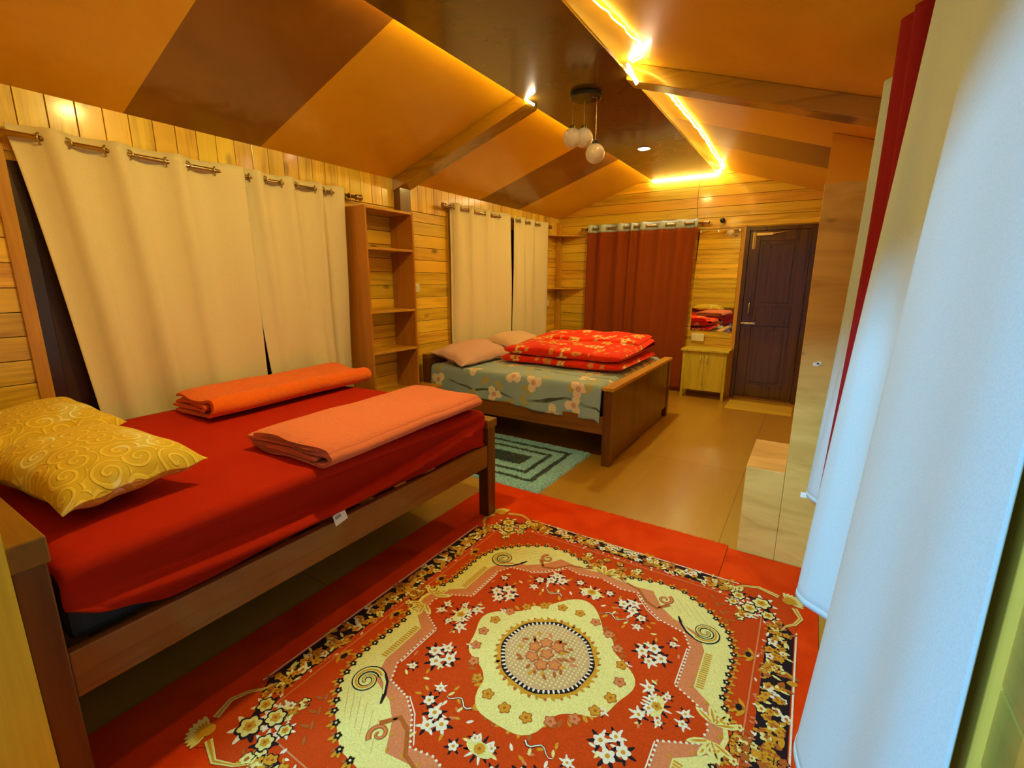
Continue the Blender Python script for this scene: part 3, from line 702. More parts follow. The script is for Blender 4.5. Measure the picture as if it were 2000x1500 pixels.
# scrolls
def spiral(cx, cy, r0, turns, a0, sgn, wd, mi, lay, n=34):
    pts = [(cx + r0 * (1 - .88 * k / n) * cos(a0 + sgn * turns * 2 * PI * k / n), cy + r0 * (1 - .88 * k / n) * sin(a0 + sgn * turns * 2 * PI * k / n)) for k in range(n + 1)]
    rug.stroke(pts, wd, mi, lay, wd * .35)
spiral(.47, .43, .052, 1.6, -2.2, 1, .030, BLK, 7); spiral(.47, .43, .052, 1.6, -2.2, 1, .019, CRM, 8); spiral(.47, .43, .050, 1.6, -2.2, 1, .008, GLD, 9)
rug.stroke([(.44, .385), (.41, .40), (.375, .44), (.36, .47)], .026, BLK, 7, .006); rug.stroke([(.44, .388), (.41, .405), (.38, .44)], .015, CRM, 8, .004)
spiral(.285, .545, .032, 1.3, 1.2, -1, .017, RST, 7); spiral(.285, .545, .032, 1.3, 1.2, -1, .008, SAL, 8)
rug.stroke([(.31, .52), (.27, .47), (.22, .49), (.17, .55), (.10, .57), (.03, .60)], .018, RST, 6, .008)
for x, y in ((.57, .03), (.0, .57)):
    for a in (.4, 1.1, 1.9, 2.6): rug.petal(x, y, a, .075, .022, CRM, 7); rug.petal(x, y, a, .06, .008, GLD, 8)
spiral(.575, .05, .03, 1.2, 0, 1, .014, CRM, 8)
for x, y in ((.06, .60), (.12, .66), (.05, .665), (.62, .06), (.64, .015)): cluster(x, y, .03, 9, (GLD, RST, CRM), 6)
# flower clusters in the red field
for x, y, r in ((.325, .24, .026), (.29, .205, .024), (.36, .205, .024), (.325, .17, .02), (.145, .42, .024), (.18, .445, .022), (.19, .40, .024), (.235, .375, .02), (.36, .06, .020), (.38, .02, .018),
                (.42, .055, .014), (.07, .455, .017), (.235, .32, .015), (.38, .30, .015), (.26, .11, .014), (.485, .02, .016), (.03, .40, .014)):
    for k in range(6): rug.petal(x, y, k * 1.05 + x * 9, r * 1.75, r * .48, rr.choice((BLK, IVO, BLK)), 6)
    rug.flower(x, y, r, 5, IVO, GLD, 7, a0=x * 20)
for k in range(46):
    x, y = rr.uniform(.05, .41), rr.uniform(.05, .48)
    if math.hypot(x, y) < .34 or (x > .3 and y > .36): continue
    rug.petal(x, y, rr.uniform(0, 6.28), .026, .010, rr.choice((IVO, SAL, GLD, CRM)), 6)
for x, y in ((.40, .0), (0, .42)):
    rug.ell(x, y, .045 if y else .022, .022 if y else .045, CRM, 7)
    for k in range(12): rug.petal(x + .0, y, k * PI / 6, .05, .009, BLK if k % 2 else IVO, 6)
    rug.flower(x, y, .018, 5, GLD, RST, 8)
# medallion
def blob(f, n=96): return [(f(2 * PI * k / n) * cos(2 * PI * k / n), f(2 * PI * k / n) * sin(2 * PI * k / n)) for k in range(n)]
rug.poly(blob(lambda t: .255 + .012 * sin(9 * t) + .095 * max(0, abs(sin(t)) - .86) / .14 * .9 + .055 * max(0, abs(cos(t)) - .80) / .2), CRM, 7, False)
for k in range(70):
    a = 2 * PI * k / 70; r = .258 + (.05 if abs(sin(a)) > .93 else 0)
    rug.petal(r * cos(a), r * sin(a), a + rr.uniform(-.6, .6), .034, .014, rr.choice((GLD, RST)), 6, False)
for k in range(22):
    a = 2 * PI * k / 22 + .1; r = .268
    if 1: rug.flower(r * cos(a), r * sin(a), .019, 5, rr.choice((GLD, SAL, GLD)), RST, 8, RST, False, a0=a)
for sx in (1, -1):
    for sy in (1, -1):
        P = [(sx * (.10 + .012 * k), sy * (.325 + .012 * sin(k * 1.1))) for k in range(9)]; rug.stroke(P, .010, BLK, 8, .004, False); rug.stroke(P, .005, IVO, 9, .002, False)
for k in range(44):
    a = 2 * PI * k / 44; rug.petal(.172 * cos(a), .172 * sin(a), a + .3, .026, .012, GLD if k % 2 else RST, 8, False)
rug.poly(blob(lambda t: .185 + .004 * sin(20 * t)), GLD, 8, False)
rug.poly(blob(lambda t: .172 + .003 * sin(8 * t)), BLK, 9, False)
for k in range(60):
    a = 2 * PI * k / 60; rug.petal(.150 * cos(a), .150 * sin(a), a, .020, .008, IVO, 10, False)
rug.poly(blob(lambda t: .156 + .002 * sin(8 * t)), TAN, 11, False)
for i in range(-10, 11):
    for j in range(-10, 11):
        x, y = i * .0145, j * .0145
        if .0 < math.hypot(x, y) < .146: rug.ell(x, y, .0042, .0042, CRM, 12, n=6, mir=False)
for k in range(46):
    a = rr.uniform(0, 6.28); d = .095 * math.sqrt(rr.random()); rug.petal(d * cos(a), d * sin(a), a + rr.uniform(-.9, .9), rr.uniform(.022, .036), .012, rr.choice((RST, SAL, GLD, RST)), 13, False)
for k in range(7):
    a = k * .9 + .3; d = .055 if k else 0; rug.flower(d * cos(a), d * sin(a), .022, 5, SAL, GLD, 15, RST, False, a0=a)
rg = obj('patterned_rug', rug.b, RC, None, loc=(-.70, 1.315, .0075), recalc=False)
tag(rg, 'red rug with a round tan medallion and cream scroll frame on the red carpet', 'rug')
obj('rug_base', slab, RC[0], rg)

# blue rug by the far bed
m = NT('blue_shag'); v = m.obj()
s = m.n('ShaderNodeSeparateXYZ'); m.l(v, s.inputs[0]); HXb, HYb = .60, .44
nz = m.noise(v, 14, 3); j = m.math('MULTIPLY', m.math('SUBTRACT', nz, .5), .03)
dx = m.math('SUBTRACT', HXb, m.math('ABSOLUTE', s.outputs[0])); dy = m.math('SUBTRACT', HYb, m.math('ABSOLUTE', s.outputs[1]))
d = m.math('ADD', m.math('MINIMUM', dx, dy), j)
def band(a, c): return m.math('MULTIPLY', m.smooth(d, a - .006, a + .006), m.smooth(d, c + .006, c - .006))
k = m.math('MAXIMUM', band(.115, .155), m.math('MAXIMUM', band(.225, .262), m.smooth(d, .34, .355)))
n = m.noise(v, 60, 3); base = m.ramp(n, [(.3, (.17, .42, .60)), (.7, (.36, .74, .95))]); col = m.mix(k, base, (.012, .05, .075)); m.bump(n, .8, .01)
M['blueshag'] = m.set(col, .95, sheen=.4)
rb = random.Random(5); b = MB(); nx, ny = 150, 110; x0, x1, y0, y1 = -2.55, -1.355, 2.475, 3.345
hh = [[rb.uniform(.010, .020) for _ in range(nx + 1)] for _ in range(ny + 1)]
def fnb(u, v):
    i, j_ = int(round(u * nx)), int(round(v * ny)); e = min(i, nx - i, j_, ny - j_)
    z = .001 if e == 0 else hh[j_][i] * (1 if e > 1 else .8); jx = rb.uniform(-.004, .004)
    return (x0 + (x1 - x0) * u + jx + (v - .5) * .01, y0 + (y1 - y0) * v + jx - .012 * (u - .5) + .02 * (1 - u) * 0, z)
b.grid(nx, ny, fnb)
o = obj('shag_rug', b, M['blueshag'], None, loc=((x0 + x1) / 2, (y0 + y1) / 2, 0), recalc=False); tag(o, 'pale blue shag rug with dark concentric rectangles between the beds', 'rug')
b = MB(); b.box((-.68, 5.43, 0), (-.045, 5.86, .008)); o = obj('doormat', b, M['matwood'], None, loc=(-.36, 5.64, 0), bevel=.002); tag(o, 'pale woven doormat on the floor before the dark door', 'doormat')

# ---------------------------------------------------------------- near bed
X0, X1 = -2.93, -1.45
bed = thing('bed', 'near wooden bed with a rust red sheet under the wide cream curtains', 'bed', (-2.2, 1.16, 0))
b = MB(); b.box((X0, .20, .20), (X1 - .07, .25, .70)); b.box((X0, .192, .70), (X1 + .004, .262, .768)); obj('headboard', b, M['bedwood'], bed, bevel=.004)
b = MB(); b.box((X0, 2.07, .24), (X1 - .07, 2.11, .545)); b.box((X0, 2.048, .545), (X1 + .006, 2.135, .590)); obj('footboard', b, M['bedwood'], bed, bevel=.004)
for x in (X0, X1 - .07):
    for y, z in ((.195, .70), (2.055, .545)):
        b = MB(); b.box((x, y, 0), (x + .07, y + .07 if y > 1 else y + .06, z)); obj('leg', b, M['bedwoodZ'], bed, bevel=.004)
for x in (X0, X1 - .035):
    b = MB(); b.box((x, .255, .315), (x + .03, 2.055, .445)); obj('side_rail', b, M['bedwoodY'], bed, bevel=.004)
b = MB()
for k in range(9): b.box((X0 + .03, .32 + k * .2, .40), (X1 - .035, .42 + k * .2, .418))
obj('slats', b, M['bedwood'], bed)
mt = thing('mattress', 'thick mattress in a rust red fitted sheet on the near bed', 'mattress', (-2.2, 1.16, .42))
b = MB(); b.box((X0 + .05, .275, .42), (X1 - .068, 2.04, .625)); obj('mattress_core', b, M['mattress'], mt, bevel=.03)
def hem1(y): # hem height of the side drape
    t_ = (y - .27) / 1.77
    return .452 + .10 * max(0, 1 - t_ / .13) ** 1.3 - .0 * t_
def sheet1(u, v):
    y = .268 + 1.778 * v; t_ = v
    xa, xb, zt = X0 + .045, X1 - .048, .662
    top = xb - xa; side = .215; arc = .05
    s_ = u * (top + arc + side)
    ez = -.02 * (max(0, 1 - v / .03) ** 2 + max(0, (v - .97) / .03) ** 2)
    if s_ < top:
        x = xa + s_; z = zt + .006 * sin(x * 5 + y * 3) - .012 * max(0, (xa + .08 - x) / .08) + ez; return (x, y, z)
    if s_ < top + arc:
        a = (s_ - top) / arc * PI / 2; return (xb + .032 * sin(a), y, zt + .006 * sin(xb * 5 + y * 3) - .032 * (1 - cos(a)) + ez)
    f = (s_ - top - arc) / side; h = hem1(y); z0 = zt - .032; z = z0 + (h - z0) * f + .006 * sin(xb * 5 + y * 3) * (1 - f) + ez * (1 - f)
    ridge = .545 - .055 * sin(PI * min(1, max(0, t_))) + .05 * (t_ - .4)
    r2 = .50 - .05 * sin(PI * t_ * 1.1)
    env = sin(PI * min(1, max(0, t_ * .96 + .02))) ** .6
    w_ = .078 * math.exp(-((z - ridge) / .022) ** 2) + .016 * math.exp(-((z - r2 + .02) / .012) ** 2)
    fl = min(1, f / .2); fl = fl * fl * (3 - 2 * fl)
    diag = .014 * math.exp(-(((y - 1.86) + (z - .56) * 1.3) / .035) ** 2) * min(1, f * 4)
    return (xb + .032 + fl * (w_ * env - .043 * env * (1 - .25 * f)) + diag - .006 * f + (.010 if f > .95 else 0), y, z)
b = MB(); b.grid(150, 90, sheet1, 1.7, 1.8); obj('fitted_sheet', b, M['sheetred'], mt, smooth=True, solid=.004, recalc=False)
b = MB(); b.add([(X1 + .016, 1.012, .482), (X1 + .016, 1.066, .494), (X1 + .024, 1.073, .452), (X1 + .024, 1.018, .440)], [(0, 1, 2, 3)])
b.add([(X1 + .0195, 1.02, .476), (X1 + .0195, 1.045, .481), (X1 + .022, 1.047, .470), (X1 + .022, 1.022, .465)], [(0, 1, 2, 3)], 1)
o = obj('care_label', b, [M['paper'], flat('label_print', (.35, .35, .4), .7)], mt, solid=.001); o['label'] = 'white care label on the sheet edge'

# pillow builder
def pillow(name, label, c, L, W, T, rot, mat, tilt=(0, 0), seed=1, sag=0, cat='pillow', group=None):
    rd = random.Random(seed); ph = [rd.uniform(0, 6) for _ in range(6)]
    Rm = Matrix.Rotation(rot, 3, 'Z') @ Matrix.Rotation(tilt[0], 3, 'X') @ Matrix.Rotation(tilt[1], 3, 'Y')
    b = MB(); c = Vector(c)
    def side(sg):
        def fn(u, v):
            a, d = 2 * u - 1, 2 * v - 1
            px = a * L / 2 * (1 - .07 * (1 - d * d) * 0 - .06 * (1 - abs(d) ** 2) * abs(a) ** 4); py = d * W / 2 * (1 - .10 * (1 - abs(a) ** 2) * abs(d) ** 4)
            th = T / 2 * ((1 - abs(a) ** 3.2) * (1 - abs(d) ** 3.2)) ** .62
            wr = .007 * (sin(a * 9 + ph[0] + 3 * d) + sin(d * 11 + ph[1] - 2 * a)) * (abs(a) ** 2 + abs(d) ** 2) * .5
            z = sg * th * (1.15 if sg > 0 else .75) + wr + sag * (a * a)
            return tuple(c + Rm @ Vector((px, py, z)))
        return fn
    b.grid(44, 34, side(1), L, W); b.grid(44, 34, side(-1), L, W)
    o = obj(name, b, mat, None, loc=tuple(c - Vector((0, 0, T / 2))), smooth=True, recalc=True); tag(o, label, cat, group)
    return o
m = NT('yellow_damask'); uv = m.uv(); n = m.noise(uv, 5, 3, .6); 
vo = m.n('ShaderNodeTexVoronoi', voronoi_dimensions='2D'); vo.inputs['Scale'].default_value = 11; vo.inputs['Randomness'].default_value = .8; m.l(uv, vo.inputs['Vector'])
dv = m.n('ShaderNodeVectorMath', operation='SUBTRACT'); sv = m.n('ShaderNodeVectorMath', operation='SCALE'); m.l(uv, sv.inputs[0]); sv.inputs['Scale'].default_value = 11
m.l(sv.outputs[0], dv.inputs[0]); 
psc = m.n('ShaderNodeVectorMath', operation='SCALE'); m.l(vo.outputs['Position'], psc.inputs[0]); psc.inputs['Scale'].default_value = 11; m.l(psc.outputs[0], dv.inputs[1])
sx = m.n('ShaderNodeSeparateXYZ'); m.l(dv.outputs[0], sx.inputs[0]); th = m.math('ARCTAN2', sx.outputs[1], sx.outputs[0])
sp = m.math('SINE', m.math('ADD', m.math('MULTIPLY', vo.outputs['Distance'], 22), m.math('MULTIPLY', th, 1.0)))
line = m.smooth(sp, .2, .8); patch = m.smooth(n, .52, .60)
c0 = m.mix(line, (.68, .48, .02), (.84, .64, .06)); c1 = m.mix(line, (.70, .60, .14), (.92, .88, .46)); col = m.mix(patch, c0, c1); m.bump(m.math('MULTIPLY', line, 1.0), .6, .006)
M['damask'] = m.set(col, .7, sheen=.1)
pillow('pillow', 'yellow damask pillow at the edge of the near bed', (-1.985, .500, .748), .62, .40, .17, .12, M['damask'], (.05, .02), 2)
pillow('pillow', 'yellow damask pillow deeper on the near bed, partly behind the other', (-2.60, .51, .750), .60, .42, .17, .0, M['damask'], (.16, 0), 5)

# folded blankets: ribbon profiles swept along y
def ribbon(path, th, n=5):
    # catmull-rom the path, then offset
    P = [Vector((a, c)) for a, c in path]; pts = []
    for i in range(len(P) - 1):
        p0, p1, p2, p3 = P[max(i - 1, 0)], P[i], P[i + 1], P[min(i + 2, len(P) - 1)]
        for k in range(n):
            f = k / n; pts.append(.5 * (2 * p1 + (p2 - p0) * f + (2 * p0 - 5 * p1 + 4 * p2 - p3) * f * f + (3 * p1 - p0 - 3 * p2 + p3) * f ** 3))
    pts.append(P[-1]); L = []; R = []
    for i, p in enumerate(pts):
        d = (pts[min(i + 1, len(pts) - 1)] - pts[max(i - 1, 0)]).normalized(); nn = Vector((-d.y, d.x)); h = th / 2 * (1 if 0 < i < len(pts) - 1 else .55)
        L.append(p + nn * h); R.append(p - nn * h)
    return L + R[::-1]
def folded(label, cx, cy, z, rot, length, ribs, th, mat, wob, group=None, skew=0, dz=None, zs=1):
    ribs = [[(a, c * zs) for a, c in q] for q in ribs]
    b = MB(); cr_, sr = cos(rot), sin(rot); NY = 44
    for path in ribs:
        poly = ribbon(path, th); n = len(poly)
        def fn(u, v, poly=poly, n=n):
            p = poly[int(round(u * n)) % n]; yy = (v - .5) * length
            e = min(v, 1 - v) * length; pin = 1 - .10 * max(0, 1 - e / .03) ** 2
            a = p.x + skew * yy + wob * sin(v * 7 + p.y * 30) * .4; zz = p.y * pin + wob * (.4 * sin(v * 11 + p.x * 9) + .25 * sin(v * 23 + p.x * 5)) * min(1, max(0, p.y / .05))
            if dz: zz += dz(a, v)
            y2 = yy + .012 * sin(p.x * 18 + p.y * 40)
            return (cx + a * cr_ - y2 * sr, cy + a * sr + y2 * cr_, z + max(0.001, zz))
        b.grid(n, NY, fn, 1.5, length * 1.5)
        for v_, fl in ((0, True), (1, False)):
            vs = [fn(i / n, v_) for i in range(n)]
            b.add(vs, [tuple(range(n)) if fl else tuple(range(n))[::-1]], 0, [(0, 0)] * n)
    o = obj('folded_blanket', b, mat, None, loc=(cx, cy, z), smooth=True, recalc=False); tag(o, label, 'blanket', group); return o
def embossed(name, c, c2, sc_=7):
    m = NT(name); uv = m.uv(); mask, cen, edge, r1_, r2_ = flower_mask(m, uv, sc_, 6, .42)
    on = m.smooth(r1_, .25, .3); e = m.math('MULTIPLY', edge, on); n = m.noise(m.obj(), 90, 3); n3 = m.noise(m.obj(), 5, 2)
    col = m.mix(m.math('MULTIPLY', n3, .6), c, c2); col = m.mix(m.math('MULTIPLY', e, .7), col, tuple(min(1, k * 1.2 + .12) for k in c))
    m.bump(m.math('ADD', m.math('MULTIPLY', e, -1.0), m.math('MULTIPLY', n, .3)), .8, .008); return m.set(col, .85, spec=.15, sheen=.15)
M['blkA'] = embossed('orange_coral_fleece', (.86, .17, .012), (.78, .11, .008))
M['blkB'] = embossed('pink_coral_fleece', (.72, .20, .10), (.70, .15, .06))
ZT = .672
folded('orange blanket folded lengthwise beside the cream curtains', -2.64, 1.61, ZT, .00, 1.04,
       [[(-.175, .012), (-.05, .010), (.12, .011), (.185, .022), (.200, .050), (.165, .078), (.10, .070), (.0, .072), (-.10, .080), (-.185, .076)],
        [(-.19, .036), (-.06, .032), (.08, .030), (.135, .042), (.12, .056), (.02, .052), (-.10, .056), (-.17, .052)]], .015, M['blkA'], .006, skew=-.06, zs=1.3)
folded('coral pink blanket folded flat at the near edge of the bed', -1.70, 1.50, ZT, .02, 1.0,
       [[(-.255, .011), (-.1, .010), (.12, .010), (.225, .013), (.262, .030), (.235, .050), (.12, .052), (-.08, .054), (-.245, .050)],
        [(-.24, .031), (-.05, .030), (.12, .029), (.20, .031)], [(-.20, .066), (-.05, .070), (.12, .068), (.22, .062), (.248, .046)]], .015, M['blkB'], .005, skew=-.03, zs=1.12)

# ---------------------------------------------------------------- bookcase and low box
bc = thing('bookcase', 'open wooden bookcase on the left wall between the two windows', 'bookcase', (-2.92, 2.69, 0))
bx0, bx1, by0, by1 = XL + .006, -2.80, 2.447, 2.945
for y0 in (by0, by1 - .018):
    b = MB(); b.box((bx0, y0, .0), (bx1, y0 + .018, 1.885)); obj('side_panel', b, M['caseZ'], bc, bevel=.0015)
for k, z in enumerate((1.867, 1.578, 1.105, .788, .43)):
    b = MB(); b.box((bx0, by0 + .018, z), (bx1 - .002, by1 - .018, z + .018)); obj('top_board' if k == 0 else 'shelf', b, M['caseY'], bc, bevel=.0015)
lb = thing('low_box', 'low wooden box with a flat top between bookcase and far bed', 'box', (-2.9, 3.03, 0))
b = MB(); b.box((-2.955, 2.955, .0), (-2.72, 3.125, .425)); obj('body', b, M['caseZ'], lb, bevel=.002)
b = MB(); b.box((-2.96, 2.95, .425), (-2.70, 3.13, .445)); obj('top', b, M['caseY'], lb, bevel=.002)
def switch(label, c, dy, dz, face):
    t = thing('switch_plate', label, 'switch', c); x, y, z = c
    if face == 'X':
        b = MB(); b.box((x, y, z), (x + .012, y + dy, z + dz)); obj('plate', b, M['white'], t, bevel=.003)
        for k in range(2): b = MB(); b.box((x + .012, y + dy * (.2 + .35 * k), z + dz * .25), (x + .016, y + dy * (.45 + .35 * k), z + dz * .75)); obj('rocker', b, M['white'], t, bevel=.001)
    else:
        b = MB(); b.box((x, y - .03, z), (x + dy, y, z + dz)); obj('plate', b, M['white'], t, bevel=.004)
        for k in range(3): b = MB(); b.box((x + dy * (.12 + .28 * k), y - .034, z + dz * .25), (x + dy * (.32 + .28 * k), y - .03, z + dz * .75)); obj('rocker', b, M['white'], t, bevel=.001)
switch('small white switch on the planks just right of the bookcase', (XL, 3.17, 1.25), .075, .075, 'X')
switch('white switch on the left wall between curtain and corner shelf', (XL, 5.64, 1.02), .13, .085, 'X')
switch('white switch box below the mirror above the cabinet', (-1.20, YF, .645), .145, .088, 'Y')

# corner shelf
for z, lab in ((1.93, 'upper triangular corner shelf near the ceiling in the far left corner'), (1.245, 'lower triangular corner shelf in the far left corner')):
    b = MB(); b.prism([(XL + .003, 5.62), (XL + .003, 5.962), (XL + .062, 5.962), (XL + .062, YF - .003), (-2.64, YF - .003)], 'Z', z, z + .016)
    o = obj('corner_shelf', b, M['caseY'], None, loc=(-2.95, 5.95, z), bevel=.001); tag(o, lab, 'shelf')

# mirror
mi = thing('wall_mirror', 'frameless rectangular mirror clipped to the planks beside the door', 'mirror', (-.99, YF, 1.35))
b = MB(); b.box((-1.222, YF - .010, .772), (-.758, YF - .004, 1.925)); obj('glass', b, M['mirror'], mi)
for x, z in ((-1.19, 1.915), (-1.0, 1.915), (-.775, 1.915), (-1.19, .775), (-.79, .775)):
    b = MB(); b.box((x - .012, YF - .016, z - .010), (x + .012, YF - .0, z + .016)); obj('clip', b, M['chrome'], mi, bevel=.002)

# cabinet
cb_ = thing('cabinet', 'small pale pine two-door cabinet below the mirror', 'cabinet', (-.98, 5.88, 0))
x0, x1, y0, y1 = -1.225, -.742, 5.75, 6.04
b = MB(); b.box((x0, y0 + .018, .09), (x1, y1, .555)); obj('body', b, M['cabwood'], cb_, bevel=.002)
b = MB(); b.box((x0 - .02, y0 - .025, .555), (x1 + .02, y1, .58)); obj('top', b, M['cabwood'], cb_, bevel=.004)
for x in (x0, x1 - .03):
    for y in (y0, y1 - .03): b = MB(); b.box((x, y, 0), (x + .03, y + .03, .09 if y > y0 else .555)); obj('leg', b, M['cabwood'], cb_, bevel=.002)
xm = (x0 + x1) / 2
for a, c, hx in ((x0 + .031, xm - .0015, xm - .035), (xm + .0015, x1 - .031, xm + .035)):
    b = MB(); b.box((a, y0, .095), (c, y0 + .017, .553)); d_ = obj('door', b, M['cabwood'], cb_, bevel=.002)
    b = MB(); b.tube([(hx, y0, .44), (hx, y0 - .02, .445), (hx, y0 - .025, .475), (hx, y0 - .02, .505), (hx, y0, .51)], .005, 8); obj('handle', b, M['white'], d_, smooth=True)

# ---------------------------------------------------------------- far bed
BY0, BY1 = 3.15, 4.82; FX = -1.13
fb_ = thing('bed', 'far wooden bed with a grey floral sheet and folded red quilt', 'bed', (-2.0, 3.98, 0))
b = MB(); b.box((-2.94, BY0 + .05, .20), (-2.90, BY1 - .05, .66)); b.box((-2.95, BY0, .66), (-2.885, BY1, .70)); obj('headboard', b, M['bedwoodY'], fb_, bevel=.004)
b = MB(); b.box((FX - .05, BY0 + .06, .035), (FX - .01, BY1 - .22, .575)); b.box((FX - .05, BY1 - .225, .10), (FX - .01, BY1 - .06, .575)); obj('footboard', b, M['bedwoodZ'], fb_, bevel=.004)
b = MB(); b.box((FX - .075, BY0 - .008, .575), (FX + .006, BY1 + .008, .602)); obj('footboard_cap', b, M['caseY'], fb_, bevel=.004)
for x in (-2.95, FX - .068):
    for y in (BY0, BY1 - .068): b = MB(); b.box((x, y, 0), (x + .066, y + .068, .66 if x < -2 else .575)); obj('leg', b, M['bedwoodZ'], fb_, bevel=.004)
for y in (BY0 + .02, BY1 - .05):
    b = MB(); b.box((-2.885, y, .235), (FX - .068, y + .028, .37)); obj('side_rail', b, M['bedwood'], fb_, bevel=.004)
b = MB()
for k in range(8): b.box((-2.75 + k * .21, BY0 + .05, .34), (-2.66 + k * .21, BY1 - .05, .355))
obj('slats', b, M['bedwoodY'], fb_)
m2 = thing('mattress', 'mattress in a grey floral sheet on the far bed', 'mattress', (-2.05, 3.98, .36))
b = MB(); b.box((-2.865, BY0 + .065, .357), (FX - .105, BY1 - .065, .575)); obj('mattress_core', b, M['mattress'], m2, bevel=.03)
m = NT('grey_floral_cotton'); uv = m.uv(); n = m.noise(m.obj(), 300, 2)
ma, ce_, ed, r1_, r2_ = flower_mask(m, uv, 5.2, 3, .40); mb_, ce2, ed2, q1, q2 = flower_mask(m, uv, 7.5, 2, .36)
on = m.smooth(r1_, .38, .42); on2 = m.smooth(q1, .55, .6)
base = m.mix(m.noise(uv, 3, 2), (.25, .39, .50), (.33, .48, .58))
wv = m.n('ShaderNodeTexWave', wave_type='BANDS'); wv.inputs['Scale'].default_value = 1.6; wv.inputs['Distortion'].default_value = 7; wv.inputs['Detail'].default_value = 2; m.l(uv, wv.inputs['Vector'])
br = m.math('MULTIPLY', m.smooth(wv.outputs['Fac'], .965, .99), m.smooth(m.noise(uv, 2.3, 2), .45, .55)); col = m.mix(br, base, (.05, .07, .06))
col = m.mix(m.math('MULTIPLY', mb_, on2), col, (.42, .40, .18))
col = m.mix(m.math('MULTIPLY', ma, on), col, m.mix(r2_, (.80, .62, .56), (.78, .76, .58)))
col = m.mix(m.math('MULTIPLY', ce_, on), col, (.62, .36, .30)); m.bump(n, .1, .002); M['floral'] = m.set(col, .85, sheen=.2)
def sheet2(u, v):
    # u across from near hem over the top to the far hem; v from head to foot
    x = -2.872 + (FX - .098 + 2.872) * v; ya, yb, zt = BY0 + .045, BY1 - .045, .602; side = .20 + .02 * v; top = yb - ya; tot = top + 2 * side + .1
    s_ = u * tot; wz = .005 * sin(x * 6 + 1) + .004 * sin(x * 15)
    def sd(d, sg, yy):
        h = d / side; return yy + sg * (.016 + .012 * h * sin(x * 11 + 2) + .006 * sin(x * 31) * h + .014 * h), zt - .04 - d + .012 * h * sin(x * 5)
    if s_ < side: y, z = sd(side - s_, -1, ya)
    elif s_ < side + .05:
        a = (s_ - side) / .05 * PI / 2; y, z = ya - .016 + .03 * (1 - cos(a)), zt - .04 + .04 * sin(a)
    elif s_ < side + .05 + top: y, z = ya + .014 + (s_ - side - .05) / top * (top - .028), zt + wz * .5
    elif s_ < side + .1 + top:
        a = (s_ - side - .05 - top) / .05 * PI / 2; y, z = yb - .014 + .03 * sin(a), zt - .04 * (1 - cos(a))
    else: y, z = sd(s_ - side - .1 - top, 1, yb)
    z -= .03 * max(0, (v - .97) / .03) ** 2
    return (x, y, z)
b = MB(); b.grid(140, 110, sheet2, 2.1, 1.65); obj('floral_sheet', b, M['floral'], m2, smooth=True, solid=.004, recalc=False)
M['pink'] = cloth('pink_pillowcase', (.72, .46, .40), weave=200, bump=.3, wrinkle=1.6)
M['pink2'] = cloth('peach_pillowcase', (.72, .50, .36), weave=200, bump=.3, wrinkle=1.6)
pillow('pillow', 'pink pillow at the near end of the far bed headboard', (-2.665, 3.54, .688), .39, .76, .15, -.05, M['pink'], (.04, .25), 8)
pillow('pillow', 'peach pillow under the curtain gap on the far bed', (-2.66, 4.34, .705), .39, .74, .17, .03, M['pink2'], (-.02, .25), 9)

# red quilt
m = NT('red_mink_quilt'); _s = m.n('ShaderNodeSeparateXYZ'); m.l(m.obj(), _s.inputs[0]); _c = m.n('ShaderNodeCombineXYZ'); m.l(_s.outputs[0], _c.inputs[0]); m.l(m.math('SUBTRACT', _s.outputs[1], _s.outputs[2]), _c.inputs[1]); uv = _c.outputs[0]; ma, ce_, ed, r1_, r2_ = flower_mask(m, uv, 7.5, 5, .44); mb_, c2_, e2, q1, q2 = flower_mask(m, uv, 15, 4, .40)
on = m.smooth(r1_, .50, .54); on2 = m.smooth(q1, .72, .76); n = m.noise(m.obj(), 70, 3); n3 = m.noise(m.obj(), 4, 3)
base = m.mix(n3, (.78, .015, .002), (.90, .045, .002)); col = m.mix(m.math('MULTIPLY', mb_, on2), base, (.70, .28, .08))
col = m.mix(m.math('MULTIPLY', ma, on), col, m.mix(r2_, (.80, .42, .07), (.86, .66, .36))); col = m.mix(m.math('MULTIPLY', ce_, on), col, (.62, .13, .02))
col = m.mix(m.math('MULTIPLY', ed, m.math('MULTIPLY', on, .6)), col, (.30, .02, .01)); m.bump(n, .7, .008); M['quilt'] = m.set(col, .8, spec=.15, sheen=.1)
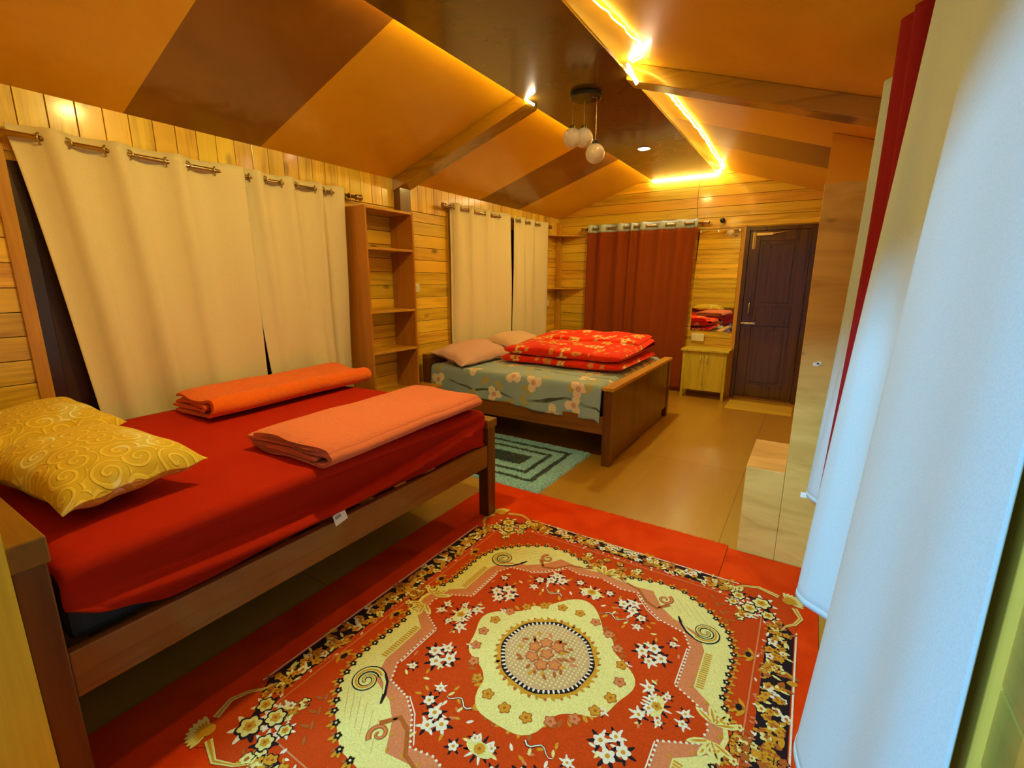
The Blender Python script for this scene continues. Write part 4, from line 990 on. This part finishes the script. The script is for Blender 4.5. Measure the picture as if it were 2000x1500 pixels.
def puff(b, x0, x1, y0, y1, z0, z1, sd, su=0, lift=None):
    cx, cy, cz = (x0 + x1) / 2, (y0 + y1) / 2, (z0 + z1) / 2; hx, hy, hz = (x1 - x0) / 2, (y1 - y0) / 2, (z1 - z0) / 2
    def fn(u, v):
        # v: around cross-section in (lateral,z); u: along x
        a = (u * 2 - 1); e = (1 - abs(a) ** 7) ** (1 / 2.5) if abs(a) < 1 else 0
        t = v * 2 * PI; c_, s_ = cos(t), sin(t)
        py = math.copysign(abs(c_) ** .28, c_); pz = math.copysign(abs(s_) ** .55, s_)
        x = cx + a * hx; y = cy + py * hy * (.93 + .07 * e); z = cz + pz * hz * max(.04, e)
        z += (.010 * sin(x * 7 + sd) * cos(y * 6 + sd) + .006 * sin(x * 17 + y * 13)) * (1 if pz > 0 else 0) * e
        if lift: z += lift(x, y) * (1 if pz > -.2 else .3)
        return (x, y + .008 * sin(x * 9 + sd), max(z, z0 - .002))
    b.grid(50, 72, fn, 2 * hx * 1.1, 2 * (hy * 2 + hz) * 1.1)
b = MB()
puff(b, -2.43, -1.24, 3.62, 4.64, .613, .685, 1)
lift = lambda x, y: .045 * max(0, min(1, (y - 4.1) / .5)) + .02 * max(0, min(1, (-1.9 - x) / .4)) * max(0, min(1, (y - 4.0) / .3))
puff(b, -2.41, -1.26, 3.64, 4.68, .680, .775, 3, lift=lift)
puff(b, -2.30, -1.30, 4.22, 4.70, .745, .815, 5, lift=lambda x, y: .03 * max(0, min(1, (y - 4.3) / .35)))
o = obj('quilt', b, M['quilt'], None, loc=(-1.85, 4.13, .608), smooth=True, recalc=False); tag(o, 'thick red plush quilt with gold flowers folded on the far bed', 'quilt')

# ---------------------------------------------------------------- groups of repeated things
GR = (('curtain', 'cream', 'cream eyelet curtains on the left wall'), ('curtain', 'white curtain', 'white curtains on the right wall'), ('pillow', 'yellow', 'yellow damask pillows on the near bed'),
      ('pillow', 'far bed', 'pillows on the far bed'), ('downlight', '', 'recessed ceiling lights'), ('led_strip', '', 'led strips round the dark ceiling panel'), ('switch_plate', '', 'white switches on the plank walls'),
      ('corner_shelf', '', 'corner shelves'), ('curtain_rod', '', 'curtain rods'), ('floor_carpet', '', 'plain red floor carpets'), ('folded_blanket', '', 'folded blankets on the near bed'))
for o in bpy.data.objects:
    if o.parent is None and 'label' in o:
        for k, w_, g in GR:
            if o.name.split('.')[0] == k and w_ in o['label'] and not o['label'].startswith(('maroon', 'crimson')): o['group'] = g
